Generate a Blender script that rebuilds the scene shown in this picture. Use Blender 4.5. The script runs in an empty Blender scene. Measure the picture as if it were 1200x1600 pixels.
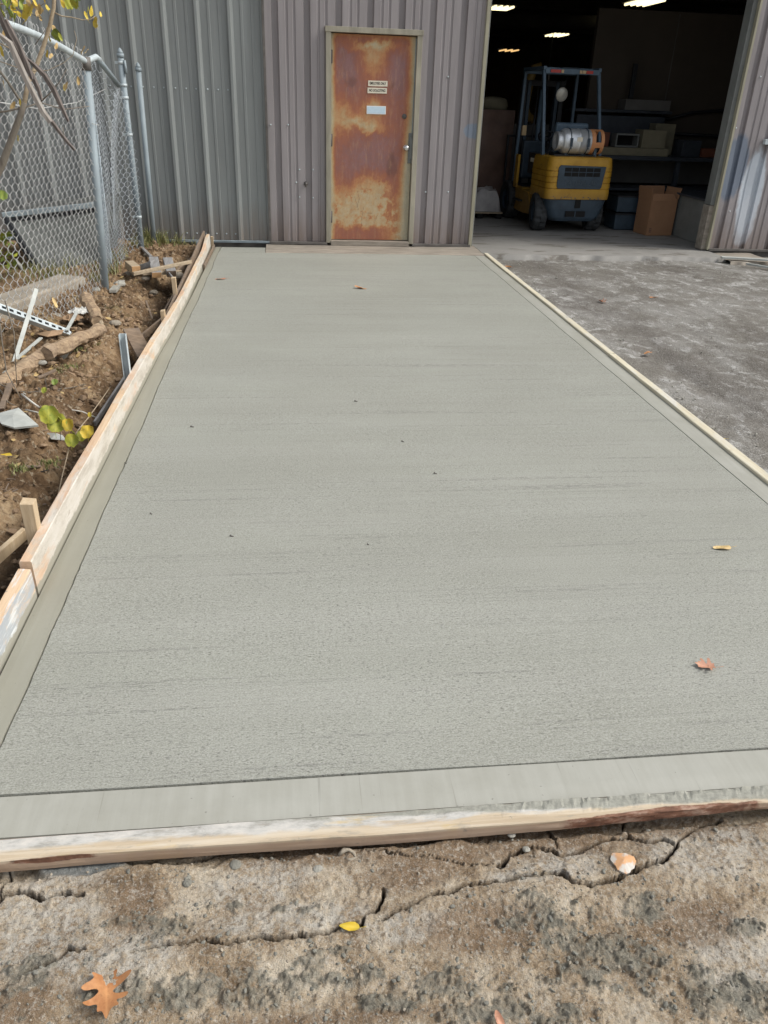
import bpy, math, random
import numpy as np
from mathutils import Vector, Matrix, Quaternion, Euler

S = bpy.context.scene
COL = S.collection
R = math.radians
random.seed(7)
RNG = np.random.default_rng(7)

# ------------------------------------------------------------------ camera, sky, sun, exposure
CAM_H, FPX = 1.5, 1223.6
PITCH, ROLL, YAW = 0.486093, -0.0366479, 0.1290274
def cam_axes():
    cp, sp, cy, sy = math.cos(PITCH), math.sin(PITCH), math.cos(YAW), math.sin(YAW)
    f = np.array([sy*cp, cy*cp, -sp]); r = np.array([cy, -sy, 0.0]); d = np.cross(f, r)
    cr, sr = math.cos(ROLL), math.sin(ROLL)
    return cr*r + sr*d, -sr*r + cr*d, f
AX = cam_axes()
cd = bpy.data.cameras.new('camera'); cam = bpy.data.objects.new('camera', cd); COL.objects.link(cam)
mw = Matrix.Identity(4)
for i in range(3):
    mw[i][0] = AX[0][i]; mw[i][1] = -AX[1][i]; mw[i][2] = -AX[2][i]
mw[2][3] = CAM_H
cam.matrix_world = mw
cd.sensor_fit = 'VERTICAL'; cd.sensor_height = 24.0; cd.lens = FPX/1600*24.0
cd.clip_start = 0.05; cd.clip_end = 2000
S.camera = cam

SUN_EL, SUN_AZ = 47.0, 100.0     # azimuth clockwise from +Y: the light comes from the right, a little behind the camera
w = bpy.data.worlds.new('World'); S.world = w; w.use_nodes = True
nt = w.node_tree; bg = nt.nodes['Background']
sky = nt.nodes.new('ShaderNodeTexSky'); sky.sky_type = 'NISHITA'; sky.sun_disc = False
sky.sun_elevation = R(SUN_EL); sky.sun_rotation = R(SUN_AZ); sky.air_density = 1.0; sky.dust_density = 3.0
hs = nt.nodes.new('ShaderNodeHueSaturation'); hs.inputs['Saturation'].default_value = 0.30; hs.inputs['Value'].default_value = 1.0
nt.links.new(sky.outputs[0], hs.inputs['Color']); nt.links.new(hs.outputs[0], bg.inputs[0])
bg.inputs[1].default_value = 0.14
sl = bpy.data.lights.new('sun', 'SUN'); sl.energy = 2.0; sl.angle = R(22); sl.color = (1.0, 0.955, 0.88)
so = bpy.data.objects.new('sun', sl); COL.objects.link(so)
sd = Vector((math.sin(R(SUN_AZ))*math.cos(R(SUN_EL)), math.cos(R(SUN_AZ))*math.cos(R(SUN_EL)), math.sin(R(SUN_EL))))
so.rotation_euler = (-sd).to_track_quat('-Z', 'Y').to_euler()
S.view_settings.view_transform = 'Standard'; S.view_settings.look = 'None'
S.view_settings.gamma = 1; S.view_settings.use_curve_mapping = False
S.view_settings.exposure = 0.34

# ------------------------------------------------------------------ helpers
def ray(x, y):
    return AX[0]*(x-600)/FPX + AX[1]*(y-800)/FPX + AX[2]
def G(x, y, z=0.0):                       # photo point -> place on the level z
    d = ray(x, y); t = (z-CAM_H)/d[2]; return Vector((d[0]*t, d[1]*t, z))
def W(x, y, D):                           # photo point -> place at distance D
    d = ray(x, y); t = D/d[1]; return Vector((d[0]*t, D, CAM_H + d[2]*t))

def _h(ix, iy, s):
    a = (ix.astype(np.int64)*374761393 + iy.astype(np.int64)*668265263 + s*1442695041) & 0xffffffff
    a = ((a ^ (a >> 13))*1274126177) & 0xffffffff
    a = (a ^ (a >> 16)) & 0xffff
    return a/65535.0
def vn(x, y, s=0):
    x = np.asarray(x, float); y = np.asarray(y, float)
    ix = np.floor(x); iy = np.floor(y); fx = x-ix; fy = y-iy
    fx = fx*fx*(3-2*fx); fy = fy*fy*(3-2*fy)
    a = _h(ix, iy, s); b = _h(ix+1, iy, s); c = _h(ix, iy+1, s); d = _h(ix+1, iy+1, s)
    return (a*(1-fx)+b*fx)*(1-fy) + (c*(1-fx)+d*fx)*fy
def fbm(x, y, o=4, s=0, g=0.5):
    t = 0; a = 1; n = 0
    for k in range(o):
        t = t + a*vn(x*2**k + 13.7*k, y*2**k - 7.1*k, s+k); n += a; a *= g
    return t/n
def sm(a, b, x):
    t = np.clip((np.asarray(x, float)-a)/(b-a), 0, 1); return t*t*(3-2*t)
def seg_dist(x, y, pts):
    best = np.full(np.shape(x), 1e9)
    for (ax, ay), (bx, by) in zip(pts[:-1], pts[1:]):
        dx, dy = bx-ax, by-ay; L = dx*dx+dy*dy+1e-12
        t = np.clip(((x-ax)*dx+(y-ay)*dy)/L, 0, 1)
        best = np.minimum(best, np.hypot(x-ax-t*dx, y-ay-t*dy))
    return best

def tag(o, label=None, cat=None, group=None, kind=None):
    if label: o['label'] = label
    if cat: o['category'] = cat
    if group: o['group'] = group
    if kind: o['kind'] = kind
    return o
def empty(name, loc=(0, 0, 0), rz=0.0):
    o = bpy.data.objects.new(name, None); COL.objects.link(o); o.location = loc; o.rotation_euler = (0, 0, rz)
    o.empty_display_size = 0.1; return o
def copy_tree(o, parent=None):
    c = o.copy(); COL.objects.link(c); c.parent = parent
    for ch in list(o.children): copy_tree(ch, c)
    return c
def wloc(o):
    v = Vector((0, 0, 0))
    while o is not None: v = v + Vector(o.location); o = o.parent
    return v

class MB:
    def __init__(s): s.v = []; s.f = []; s.mi = []; s.m = 0; s.sm = []
    def add(s, vs, fs, smooth=False):
        b = len(s.v); s.v += [tuple(v) for v in vs]
        for f in fs: s.f.append([b+i for i in f]); s.mi.append(s.m); s.sm.append(smooth)
        return s
    def box(s, c, d, rot=None, taper=None):
        x, y, z = d[0]/2, d[1]/2, d[2]/2; c = Vector(c); vs = []
        for sz in (-1, 1):
            k = taper if (taper and sz > 0) else 1
            for sx, sy in ((-1, -1), (1, -1), (1, 1), (-1, 1)):
                p = Vector((sx*x*k, sy*y*k, sz*z))
                if rot is not None: p = rot @ p
                vs.append(c+p)
        return s.add(vs, [(0, 3, 2, 1), (4, 5, 6, 7), (0, 1, 5, 4), (1, 2, 6, 5), (2, 3, 7, 6), (3, 0, 4, 7)])
    def beam(s, a, b, wd, th, up=(0, 0, 1), over=0.0, jag=0.0):     # rectangular bar from a to b, wd across, th along 'up'
        a = Vector(a); b = Vector(b); d = (b-a).normalized(); a = a-d*over; b = b+d*over
        u = Vector(up); r = d.cross(u)
        if r.length < 1e-5: r = d.cross(Vector((1, 0, 0)))
        r.normalize(); u = r.cross(d).normalized(); vs = []
        for p in (a, b):
            for sx, sy in ((-1, -1), (1, -1), (1, 1), (-1, 1)):
                vs.append(p + r*sx*wd/2 + u*sy*th/2 + d*random.uniform(-jag, jag))
        return s.add(vs, [(0, 1, 2, 3), (7, 6, 5, 4), (0, 4, 5, 1), (1, 5, 6, 2), (2, 6, 7, 3), (3, 7, 4, 0)])
    def tube(s, pts, r, n=8, cap=True, smooth=True):
        pts = [Vector(p) for p in pts]; N = len(pts)
        rr = r if isinstance(r, (list, tuple)) else [r]*N
        prev = None; vs = []
        for i, p in enumerate(pts):
            t = (pts[min(i+1, N-1)]-pts[max(i-1, 0)]).normalized()
            if prev is None:
                q = t.cross(Vector((0, 0, 1)))
                if q.length < 1e-3: q = t.cross(Vector((1, 0, 0)))
            else: q = prev - t*prev.dot(t)
            q.normalize(); prev = q; u = t.cross(q)
            for k in range(n):
                a = 2*math.pi*k/n; vs.append(p + (q*math.cos(a)+u*math.sin(a))*rr[i])
        fs = [(i*n+k, i*n+(k+1) % n, (i+1)*n+(k+1) % n, (i+1)*n+k) for i in range(N-1) for k in range(n)]
        b = len(s.v); s.add(vs, fs, smooth)
        if cap:
            s.f.append([b+k for k in range(n)][::-1]); s.mi.append(s.m); s.sm.append(False)
            s.f.append([b+(N-1)*n+k for k in range(n)]); s.mi.append(s.m); s.sm.append(False)
        return s
    def lathe(s, prof, n=24, M=None, smooth=True, mod=None):   # prof: (r, h) about local z
        vs = []
        for j, (r, h) in enumerate(prof):
            for k in range(n):
                a = 2*math.pi*k/n; q = r*(mod(j, k) if mod else 1)
                p = Vector((q*math.cos(a), q*math.sin(a), h)); vs.append(M @ p if M else p)
        N = len(prof)
        fs = [(i*n+k, i*n+(k+1) % n, (i+1)*n+(k+1) % n, (i+1)*n+k) for i in range(N-1) for k in range(n)]
        return s.add(vs, fs, smooth)
    def prism(s, poly, a, b, axis='y'):      # polygon extruded from a to b along axis; poly in the other two axes
        def P(p, t): return (t, p[0], p[1]) if axis == 'x' else ((p[0], t, p[1]) if axis == 'y' else (p[0], p[1], t))
        n = len(poly)
        vs = [P(p, a) for p in poly] + [P(p, b) for p in poly]
        fs = [list(range(n)), list(range(n, 2*n))[::-1]] + [(i, n+i, n+(i+1) % n, (i+1) % n) for i in range(n)]
        return s.add(vs, fs)
    def build(s, name, mat, parent=None, world=True, bevel=0.0, smooth=None, seg=2, fixn=True):
        me = bpy.data.meshes.new(name)
        V = np.array(s.v, float)
        if parent is None:
            o0 = Vector(((V[:, 0].min()+V[:, 0].max())/2, (V[:, 1].min()+V[:, 1].max())/2, V[:, 2].min()))
            if not world: o0 = Vector((0, 0, 0))
        else: o0 = wloc(parent) if world else Vector((0, 0, 0))
        V = V - np.array(o0)
        me.from_pydata(V.tolist(), [], s.f)
        for m in (mat if isinstance(mat, (list, tuple)) else [mat]): me.materials.append(m)
        me.polygons.foreach_set('material_index', s.mi)
        me.polygons.foreach_set('use_smooth', [bool(x) if smooth is None else smooth for x in s.sm])
        me.update()
        if fixn and len(s.f) < 20000:
            import bmesh
            bm = bmesh.new(); bm.from_mesh(me); bmesh.ops.recalc_face_normals(bm, faces=bm.faces); bm.to_mesh(me); bm.free()
        o = bpy.data.objects.new(name, me); COL.objects.link(o)
        if parent is None: o.location = o0
        else: o.parent = parent
        if bevel:
            b = o.modifiers.new('bevel', 'BEVEL'); b.width = bevel; b.segments = seg; b.limit_method = 'ANGLE'; b.angle_limit = R(40)
        return o

def grid_mesh(name, X, Y, Z, mat, attrs=None, smooth=True, parent=None):
    ny, nx = X.shape; me = bpy.data.meshes.new(name)
    V = np.stack([X, Y, Z], -1).reshape(-1, 3).astype(np.float32)
    i = np.arange(ny*nx).reshape(ny, nx)
    F = np.stack([i[:-1, :-1], i[:-1, 1:], i[1:, 1:], i[1:, :-1]], -1).reshape(-1, 4)
    me.vertices.add(len(V)); me.vertices.foreach_set('co', V.ravel())
    me.loops.add(F.size); me.loops.foreach_set('vertex_index', F.ravel().astype(np.int32))
    me.polygons.add(len(F)); me.polygons.foreach_set('loop_start', (np.arange(len(F))*4).astype(np.int32))
    me.polygons.foreach_set('loop_total', np.full(len(F), 4, np.int32))
    me.polygons.foreach_set('use_smooth', np.full(len(F), smooth))
    me.update(calc_edges=True); me.validate()
    for k, a in (attrs or {}).items():
        at = me.attributes.new(k, 'FLOAT', 'POINT'); at.data.foreach_set('value', a.ravel().astype(np.float32))
    me.materials.append(mat)
    o = bpy.data.objects.new(name, me); COL.objects.link(o)
    if parent is not None: o.parent = parent; o.location = -wloc(parent)
    return o

# ------------------------------------------------------------------ materials
class Mt:
    def __init__(s, name, rough=0.7, metal=0.0, spec=0.4):
        s.m = bpy.data.materials.new(name); s.m.use_nodes = True; s.nt = s.m.node_tree
        s.b = s.nt.nodes['Principled BSDF']; s.b.inputs['Metallic'].default_value = metal
        s.b.inputs['Roughness'].default_value = rough
        s.b.inputs['Specular IOR Level'].default_value = spec
        s.tc = s.nt.nodes.new('ShaderNodeTexCoord').outputs['Object']
        s.rnd = s.nt.nodes.new('ShaderNodeObjectInfo').outputs['Random']
        s.lastn = None
    def link(s, v, sock):
        if isinstance(v, bpy.types.NodeSocket): s.nt.links.new(v, sock)
        elif isinstance(v, (tuple, list)) and sock.type == 'RGBA' and len(v) == 3: sock.default_value = (*v, 1)
        else: sock.default_value = v
    def vec(s, st=(1, 1, 1), loc=(0, 0, 0), rnd=True):
        m = s.nt.nodes.new('ShaderNodeMapping'); s.nt.links.new(s.tc, m.inputs[0]); m.inputs['Scale'].default_value = st
        m.inputs['Location'].default_value = loc
        if rnd:
            c = s.nt.nodes.new('ShaderNodeCombineXYZ'); k = s.math('MULTIPLY', s.rnd, 37.0)
            for i in range(3): s.nt.links.new(k, c.inputs[i])
            s.nt.links.new(c.outputs[0], m.inputs['Location'])
        return m.outputs[0]
    def noise(s, sc, det=4, rough=0.55, st=(1, 1, 1), dist=0.0, rnd=False, loc=(0, 0, 0)):
        n = s.nt.nodes.new('ShaderNodeTexNoise'); s.nt.links.new(s.vec(st, loc, rnd), n.inputs['Vector'])
        n.inputs['Scale'].default_value = sc; n.inputs['Detail'].default_value = det
        n.inputs['Roughness'].default_value = rough; n.inputs['Distortion'].default_value = dist
        return n.outputs[0]
    def voro(s, sc, st=(1, 1, 1), feat='F1', out=0, rnd=False):
        n = s.nt.nodes.new('ShaderNodeTexVoronoi'); n.feature = feat
        s.nt.links.new(s.vec(st, (0, 0, 0), rnd), n.inputs['Vector']); n.inputs['Scale'].default_value = sc
        return n.outputs[out]
    def ramp(s, f, stops, interp='LINEAR'):
        n = s.nt.nodes.new('ShaderNodeValToRGB'); s.link(f, n.inputs[0]); e = n.color_ramp.elements; n.color_ramp.interpolation = interp
        while len(e) < len(stops): e.new(0.5)
        for i, (p, c) in enumerate(stops):
            e[i].position = p; e[i].color = (c, c, c, 1) if not isinstance(c, (tuple, list)) else (*c, 1)
        return n.outputs[0]
    def math(s, op, a, b=0.0, c=None, clamp=False):
        n = s.nt.nodes.new('ShaderNodeMath'); n.operation = op; n.use_clamp = clamp
        s.link(a, n.inputs[0]); s.link(b, n.inputs[1])
        if c is not None: s.link(c, n.inputs[2])
        return n.outputs[0]
    def mix(s, f, a, b, mode='MIX'):
        n = s.nt.nodes.new('ShaderNodeMix'); n.data_type = 'RGBA'; n.blend_type = mode
        s.link(f, n.inputs[0]); s.link(a, n.inputs[6]); s.link(b, n.inputs[7]); return n.outputs[2]
    def attr(s, name):
        n = s.nt.nodes.new('ShaderNodeAttribute'); n.attribute_name = name; return n.outputs['Fac']
    def xyz(s, i):
        n = s.nt.nodes.new('ShaderNodeSeparateXYZ'); s.nt.links.new(s.tc, n.inputs[0]); return n.outputs[i]
    def geo_n(s, i):
        g = s.nt.nodes.new('ShaderNodeNewGeometry'); n = s.nt.nodes.new('ShaderNodeSeparateXYZ'); s.nt.links.new(g.outputs['True Normal'], n.inputs[0]); return n.outputs[i]
    def blob(s, c, r):        # soft 0..1 mask round an object-space point, r = radii
        m = s.nt.nodes.new('ShaderNodeMapping'); m.vector_type = 'TEXTURE'; s.nt.links.new(s.tc, m.inputs[0])
        m.inputs['Location'].default_value = c; m.inputs['Scale'].default_value = r
        l = s.nt.nodes.new('ShaderNodeVectorMath'); l.operation = 'LENGTH'; s.nt.links.new(m.outputs[0], l.inputs[0])
        return s.math('SUBTRACT', 1.0, l.outputs['Value'], clamp=True)
    def bump(s, h, st=0.3, d=0.01):
        n = s.nt.nodes.new('ShaderNodeBump'); s.link(h, n.inputs['Height']); n.inputs['Strength'].default_value = st; n.inputs['Distance'].default_value = d
        if s.lastn: s.nt.links.new(s.lastn, n.inputs['Normal'])
        s.lastn = n.outputs[0]; s.nt.links.new(s.lastn, s.b.inputs['Normal']); return s
    def col(s, c): s.link(c, s.b.inputs['Base Color']); return s
    def rough(s, c): s.link(c, s.b.inputs['Roughness']); return s

def plain(name, c, rough=0.7, metal=0.0, var=0.25, sc=6.0, bump=0.15, spec=0.4, st=(1, 1, 1), bd=0.004):
    m = Mt(name, rough, metal, spec); n = m.noise(sc, 6, 0.6, st=st, rnd=True)
    m.col(m.ramp(n, [(0.25, tuple(x*(1-var) for x in c)), (0.75, tuple(min(1, x*(1+var)) for x in c))]))
    if bump: m.bump(m.noise(sc*9, 4, 0.6, st=st, rnd=True), bump, bd)
    return m.m

def mat_slab(brushed=True, warm=False):
    m = Mt('fresh_concrete_brushed' if brushed else 'fresh_concrete_trowelled', 0.62, 0, 0.35)
    big = m.noise(0.9, 4, 0.6, st=(0.35, 1, 1))
    bands = m.noise(1.0, 3, 0.6, st=(0.25, 4.5, 1))
    base = m.ramp(big, [(0.3, (0.285, 0.294, 0.243)), (0.7, (0.340, 0.350, 0.292))])
    if brushed:
        base = m.mix(m.ramp(bands, [(0.35, 0.0), (0.7, 0.35)]), base, (0.405, 0.405, 0.36))
        lines = m.noise(1.0, 5, 0.7, st=(7, 260, 1))
        ridges = m.noise(1.0, 4, 0.65, st=(0.35, 120, 1))
        stip = m.noise(230, 3, 0.8, st=(0.75, 1.2, 1))
        zone = m.noise(2.0, 4, 0.6, st=(0.8, 1.6, 1))
        zr = m.ramp(m.math('ADD', zone, 0.03), [(0.36, 0.25), (0.58, 1.0)])
        p1 = m.ramp(m.noise(1.0, 3, 0.6, st=(70, 260, 1), loc=(3, 1, 0)), [(0.57, 0.0), (0.64, 1.0)])
        p2 = m.ramp(m.noise(1.0, 3, 0.65, st=(34, 170, 1), loc=(5, 3, 0)), [(0.64, 0.0), (0.69, 0.8)])
        pits = m.math('MULTIPLY', m.math('MAXIMUM', p1, p2), zr)
        base = m.mix(m.ramp(ridges, [(0.30, 0.34), (0.50, 0.0)]), base, (0.20, 0.20, 0.17))
        base = m.mix(m.math('MULTIPLY', pits, 0.78), base, (0.085, 0.085, 0.068))
        ll = m.math('SUBTRACT', 1.0, m.math('MULTIPLY', m.math('ABSOLUTE', m.math('SUBTRACT', m.noise(1.0, 2, 0.5, st=(0.22, 17, 1), loc=(9, 2, 0)), 0.60)), 34.0), clamp=True)
        dash = m.ramp(m.noise(1.0, 3, 0.7, st=(22, 90, 1), loc=(1, 6, 0)), [(0.44, 0.0), (0.56, 1.0)])
        longl = m.math('MULTIPLY', m.math('MULTIPLY', ll, dash), m.ramp(m.noise(1.0, 2, 0.5, st=(1.1, 2.2, 1), loc=(4, 4, 0)), [(0.42, 0.0), (0.55, 1.0)]))
        damp = m.ramp(m.noise(1.1, 5, 0.6, st=(0.8, 1.2, 1), loc=(6, 9, 0)), [(0.40, 0.30), (0.62, 0.0)])
        base = m.mix(damp, base, (0.235, 0.235, 0.185))
        base = m.mix(m.math('MULTIPLY', longl, 0.65), base, (0.12, 0.12, 0.10))
        base = m.mix(0.24, base, m.ramp(stip, [(0.36, 0.05), (0.64, 0.70)]))
        m.col(base)
        h = m.math('ADD', m.math('MULTIPLY', lines, 0.8), m.math('ADD', m.math('MULTIPLY', ridges, 0.8), stip))
        h = m.math('SUBTRACT', h, m.math('MULTIPLY', pits, 1.1))
        m.bump(h, 0.5, 0.0038)
    else:
        base = m.ramp(big, [(0.3, (0.268, 0.262, 0.212) if warm else (0.335, 0.335, 0.292)), (0.7, (0.322, 0.316, 0.262) if warm else (0.385, 0.385, 0.345))])
        st = m.noise(1.0, 4, 0.6, st=(40, 3, 1))
        base = m.mix(m.ramp(st, [(0.4, 0.0), (0.7, 0.1 if warm else 0.4)]), base, (0.45, 0.45, 0.41))
        base = m.mix(m.ramp(m.noise(1.0, 3, 0.6, st=(60, 1.5, 1), loc=(3, 3, 0)), [(0.62, 0.0), (0.68, 0.5)]), base, (0.22, 0.22, 0.19))
        base = m.mix(m.ramp(m.noise(3.5, 5, 0.65), [(0.35, 0.35), (0.6, 0.0)]), base, (0.27, 0.265, 0.22))
        pit = m.ramp(m.noise(70, 2, 0.5), [(0.72, 0.0), (0.76, 1.0)])
        m.col(m.mix(m.math('MULTIPLY', pit, 0.5), base, (0.14, 0.14, 0.12)))
        m.rough(0.5)
        m.bump(m.noise(22, 5, 0.6), 0.25, 0.004)
    return m.m

def mat_wood(name, c1, c2, axis='x', smear=0.0, weather=0.0, rough=0.75, sap=None):
    m = Mt(name, rough, 0, 0.3)
    st = {'x': (1.2, 14, 14), 'y': (14, 1.2, 14), 'z': (14, 14, 1.2)}[axis]
    fib = m.noise(3.2, 6, 0.62, st=st, dist=0.35, rnd=True)
    fine = m.noise(9.0, 4, 0.7, st=tuple(a*1.6 for a in st), rnd=True)
    c = m.ramp(fib, [(0.28, c2), (0.5, tuple((a+b)/2 for a, b in zip(c1, c2))), (0.72, c1)])
    c = m.mix(m.ramp(fine, [(0.5, 0.0), (0.85, 0.35)]), c, tuple(x*0.55 for x in c2))
    if sap: c = m.mix(m.ramp(m.noise(2.2, 5, 0.6, st=tuple(a*0.35 for a in st), rnd=True), [(0.5, 0.0), (0.62, 0.8)]), c, sap)
    if smear:
        s = m.noise(5.0, 6, 0.65, st=tuple(0.35+a*0.12 for a in st), dist=0.6, rnd=True)
        c = m.mix(m.ramp(s, [(0.60-smear*0.3, 0.0), (0.70-smear*0.3, 0.85)]), c, (0.60, 0.61, 0.57))
    if weather: c = m.mix(m.ramp(m.noise(4.0, 5, 0.6, rnd=True), [(0.3, 0.0), (0.7, weather)]), c, (0.20, 0.19, 0.18))
    m.col(c); m.bump(m.math('ADD', fib, m.math('MULTIPLY', fine, 0.5)), 0.45, 0.004)
    return m.m

def mat_board(name, axis, zface, pink=0.6, blue=False, pale=False):
    # form board: pale sawn timber, dried cement smeared over the faces, wet grout along the foot
    m = Mt(name, 0.8, 0, 0.25)
    st = (14, 1.0, 14) if axis == 'y' else (1.0, 14, 14)
    fib = m.noise(3.0, 6, 0.62, st=st, dist=0.3, rnd=True)
    if pale: c = m.ramp(fib, [(0.25, (0.50, 0.44, 0.32)), (0.5, (0.62, 0.57, 0.43)), (0.75, (0.70, 0.66, 0.53))])
    else: c = m.ramp(fib, [(0.25, (0.50, 0.33, 0.20)), (0.5, (0.64, 0.47, 0.31)), (0.75, (0.72, 0.58, 0.41))])
    c = m.mix(m.ramp(m.noise(1.6, 3, 0.5, st=tuple(max(1, a*0.15) for a in st), rnd=True), [(0.45, 0.0), (0.6, pink)]), c, (0.56, 0.37, 0.27))
    s = m.noise(4.0, 7, 0.72, st=tuple(0.6+a*0.10 for a in st), dist=0.5, rnd=True)
    nx = m.math('ADD', m.math('MULTIPLY', m.geo_n(0), 0.16), s)      # cement clings to the slab side
    c = m.mix(m.ramp(nx, [(0.48, 0.0), (0.62, 0.85)]), c, (0.36, 0.42, 0.47) if blue else m.ramp(m.noise(7, 6, 0.75, st=(2, 0.5, 2), rnd=True), [(0.35, (0.40, 0.385, 0.335)), (0.5, (0.57, 0.555, 0.50)), (0.65, (0.64, 0.63, 0.59))]))
    if blue: c = m.mix(m.ramp(m.noise(5, 6, 0.7, st=(9, 0.8, 9), rnd=True), [(0.5, 0.0), (0.58, 0.9)]), c, (0.66, 0.68, 0.68))
    c = m.mix(m.ramp(m.noise(34, 4, 0.7, rnd=True), [(0.66, 0.0), (0.72, 0.75)]), c, (0.24, 0.23, 0.20))
    c = m.mix(m.ramp(m.noise(11, 5, 0.7, st=(2, 0.6, 2), rnd=True), [(0.62, 0.0), (0.70, 0.45)]), c, (0.33, 0.27, 0.20))
    edge = m.math('ADD', m.xyz(2), m.math('MULTIPLY', m.math('SUBTRACT', m.noise(9, 6, 0.75, rnd=True), 0.5), 0.06))
    wet = m.ramp(m.math('MULTIPLY', m.math('SUBTRACT', zface, edge), 120.0, clamp=True), [(0.0, 0.0), (1.0, 1.0)])
    c = m.mix(m.math('MULTIPLY', wet, 0.92), c, (0.33, 0.315, 0.255))
    m.col(c); m.bump(m.math('ADD', fib, s), 0.5, 0.005)
    return m.m

def mat_wall(name, c, light, dirt=(0.20, 0.14, 0.10), paint=None, patch=None):
    m = Mt(name, 0.5, 0.0, 0.45)
    n1 = m.noise(2.0, 5, 0.6, st=(5, 1, 0.35)); n2 = m.noise(9.0, 5, 0.6, st=(6, 6, 0.5))
    col = m.ramp(n1, [(0.3, tuple(x*0.86 for x in c)), (0.7, tuple(min(1, x*1.12) for x in c))])
    col = m.mix(m.ramp(n2, [(0.55, 0.0), (0.8, 0.30)]), col, light)
    z = m.xyz(2)
    d = m.math('MULTIPLY', m.ramp(m.math('ADD', z, m.math('MULTIPLY', m.math('SUBTRACT', n1, 0.5), 0.5)), [(0.02, 0.75), (0.42, 0.0)]), m.ramp(n2, [(0.3, 0.4), (0.7, 1.0)]))
    col = m.mix(d, col, dirt)
    col = m.mix(m.ramp(m.noise(40, 3, 0.6, st=(1, 1, 0.6)), [(0.70, 0.0), (0.76, 0.35)]), col, (0.30, 0.28, 0.25))
    if patch:
        for ctr, rad, pc, k in patch:
            b = m.math('MULTIPLY', m.blob(ctr, rad), m.math('ADD', 0.55, m.noise(14, 4, 0.6, st=(1, 1, 0.5))))
            col = m.mix(m.ramp(b, [(0.32, 0.0), (0.46, k)]), col, pc)
    m.col(col); m.rough(m.ramp(n2, [(0.2, 0.42), (0.8, 0.6)]))
    m.bump(m.noise(5, 3, 0.5, st=(2, 1, 0.6)), 0.25, 0.01)
    return m.m

# ------------------------------------------------------------------ palette
M = {}
M['slab'] = mat_slab(True); M['slab_edge'] = mat_slab(False); M['slab_edge_warm'] = mat_slab(False, True)  # last one: darker, warmer tone for the left edge band
M['grey_wall'] = mat_wall('grey_painted_steel', (0.235, 0.252, 0.248), (0.34, 0.345, 0.31))
YW = 9.32
pp = W(744, 205, YW); pr = W(1145, 255, YW); ps = W(1172, 290, YW); ps2 = W(1160, 345, YW); pu = W(742, 290, YW)
M['mauve_wall'] = mat_wall('mauve_painted_steel', (0.310, 0.285, 0.288), (0.40, 0.375, 0.365), patch=[
    ((pp.x-0.03-1.2, 0, pp.z), (0.17, 0.5, 0.12), (0.20, 0.29, 0.40), 0.6),
    ((pr.x+0.02-1.2, 0, pr.z-0.05), (0.26, 0.5, 0.55), (0.13, 0.18, 0.25), 0.75),
    ((ps.x+0.03-1.2, 0, ps.z-0.08), (0.22, 0.5, 0.75), (0.56, 0.62, 0.68), 0.85),
    ((ps2.x+0.03-1.2, 0, ps2.z), (0.20, 0.5, 0.45), (0.55, 0.58, 0.62), 0.6)])
M['trim'] = plain('beige_trim_paint', (0.36, 0.34, 0.25), 0.5, 0, 0.25, 5, 0.1, st=(2, 2, 0.4))
M['frame_green'] = plain('worn_green_cream_frame_paint', (0.345, 0.32, 0.25), 0.5, 0, 0.28, 4, 0.15, st=(3, 3, 0.6))
M['dark_trim'] = plain('dark_weathered_base_trim', (0.13, 0.12, 0.11), 0.6, 0, 0.4, 8)
M['steel'] = plain('galvanised_steel', (0.50, 0.56, 0.58), 0.5, 0.1, 0.18, 12, 0.08)
M['steel_dull'] = plain('dull_galvanised_post', (0.26, 0.31, 0.335), 0.6, 0.0, 0.22, 8, 0.1, st=(1, 1, 0.4))
M['wire'] = plain('galvanised_wire', (0.52, 0.525, 0.515), 0.5, 0.1, 0.25, 9, 0)
M['wire2'] = plain('galvanised_wire_blue_grey', (0.44, 0.48, 0.51), 0.5, 0.1, 0.25, 9, 0)
M['chrome'] = plain('brushed_chrome', (0.70, 0.70, 0.68), 0.25, 0.9, 0.08, 20, 0)
M['black'] = plain('black_plastic', (0.02, 0.022, 0.025), 0.5, 0, 0.3, 10, 0.1)
M['dark'] = plain('dark_opening', (0.012, 0.012, 0.012), 0.9, 0, 0.2, 10, 0)
M['text'] = plain('black_lettering', (0.03, 0.03, 0.03), 0.6, 0, 0.1, 10, 0)
M['cream_plate'] = plain('cream_plaque_plastic', (0.80, 0.74, 0.60), 0.45, 0, 0.05, 20, 0)
M['white_plate'] = plain('white_sticker_border', (0.85, 0.88, 0.88), 0.4, 0, 0.03, 20, 0)
M['blue_plate'] = plain('pale_blue_sticker_print', (0.62, 0.78, 0.88), 0.4, 0, 0.05, 30, 0)
_m = Mt('worn_yellow_truck_paint', 0.42, 0, 0.4); _c = _m.ramp(_m.noise(5, 5, 0.6), [(0.3, (0.42, 0.225, 0.022)), (0.7, (0.56, 0.32, 0.035))])
_c = _m.mix(_m.ramp(_m.noise(9, 7, 0.75), [(0.54, 0.0), (0.68, 0.6)]), _c, (0.15, 0.09, 0.04)); _c = _m.mix(_m.ramp(_m.noise(45, 4, 0.7, loc=(2, 2, 2)), [(0.68, 0.0), (0.72, 0.9)]), _c, (0.09, 0.045, 0.03))
_c = _m.mix(_m.ramp(_m.xyz(2), [(0.42, 0.45), (0.55, 0.0)]), _c, (0.20, 0.12, 0.05)); _m.col(_c); _m.rough(_m.ramp(_m.noise(9, 7, 0.7), [(0.3, 0.3), (0.7, 0.65)])); M['yellow'] = _m.m
M['truck_dark'] = plain('dark_blue_grey_truck_paint', (0.040, 0.062, 0.085), 0.5, 0, 0.35, 7, 0.15)
M['truck_guard'] = plain('blue_grey_guard_paint', (0.10, 0.15, 0.20), 0.45, 0, 0.25, 7, 0.1)
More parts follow.
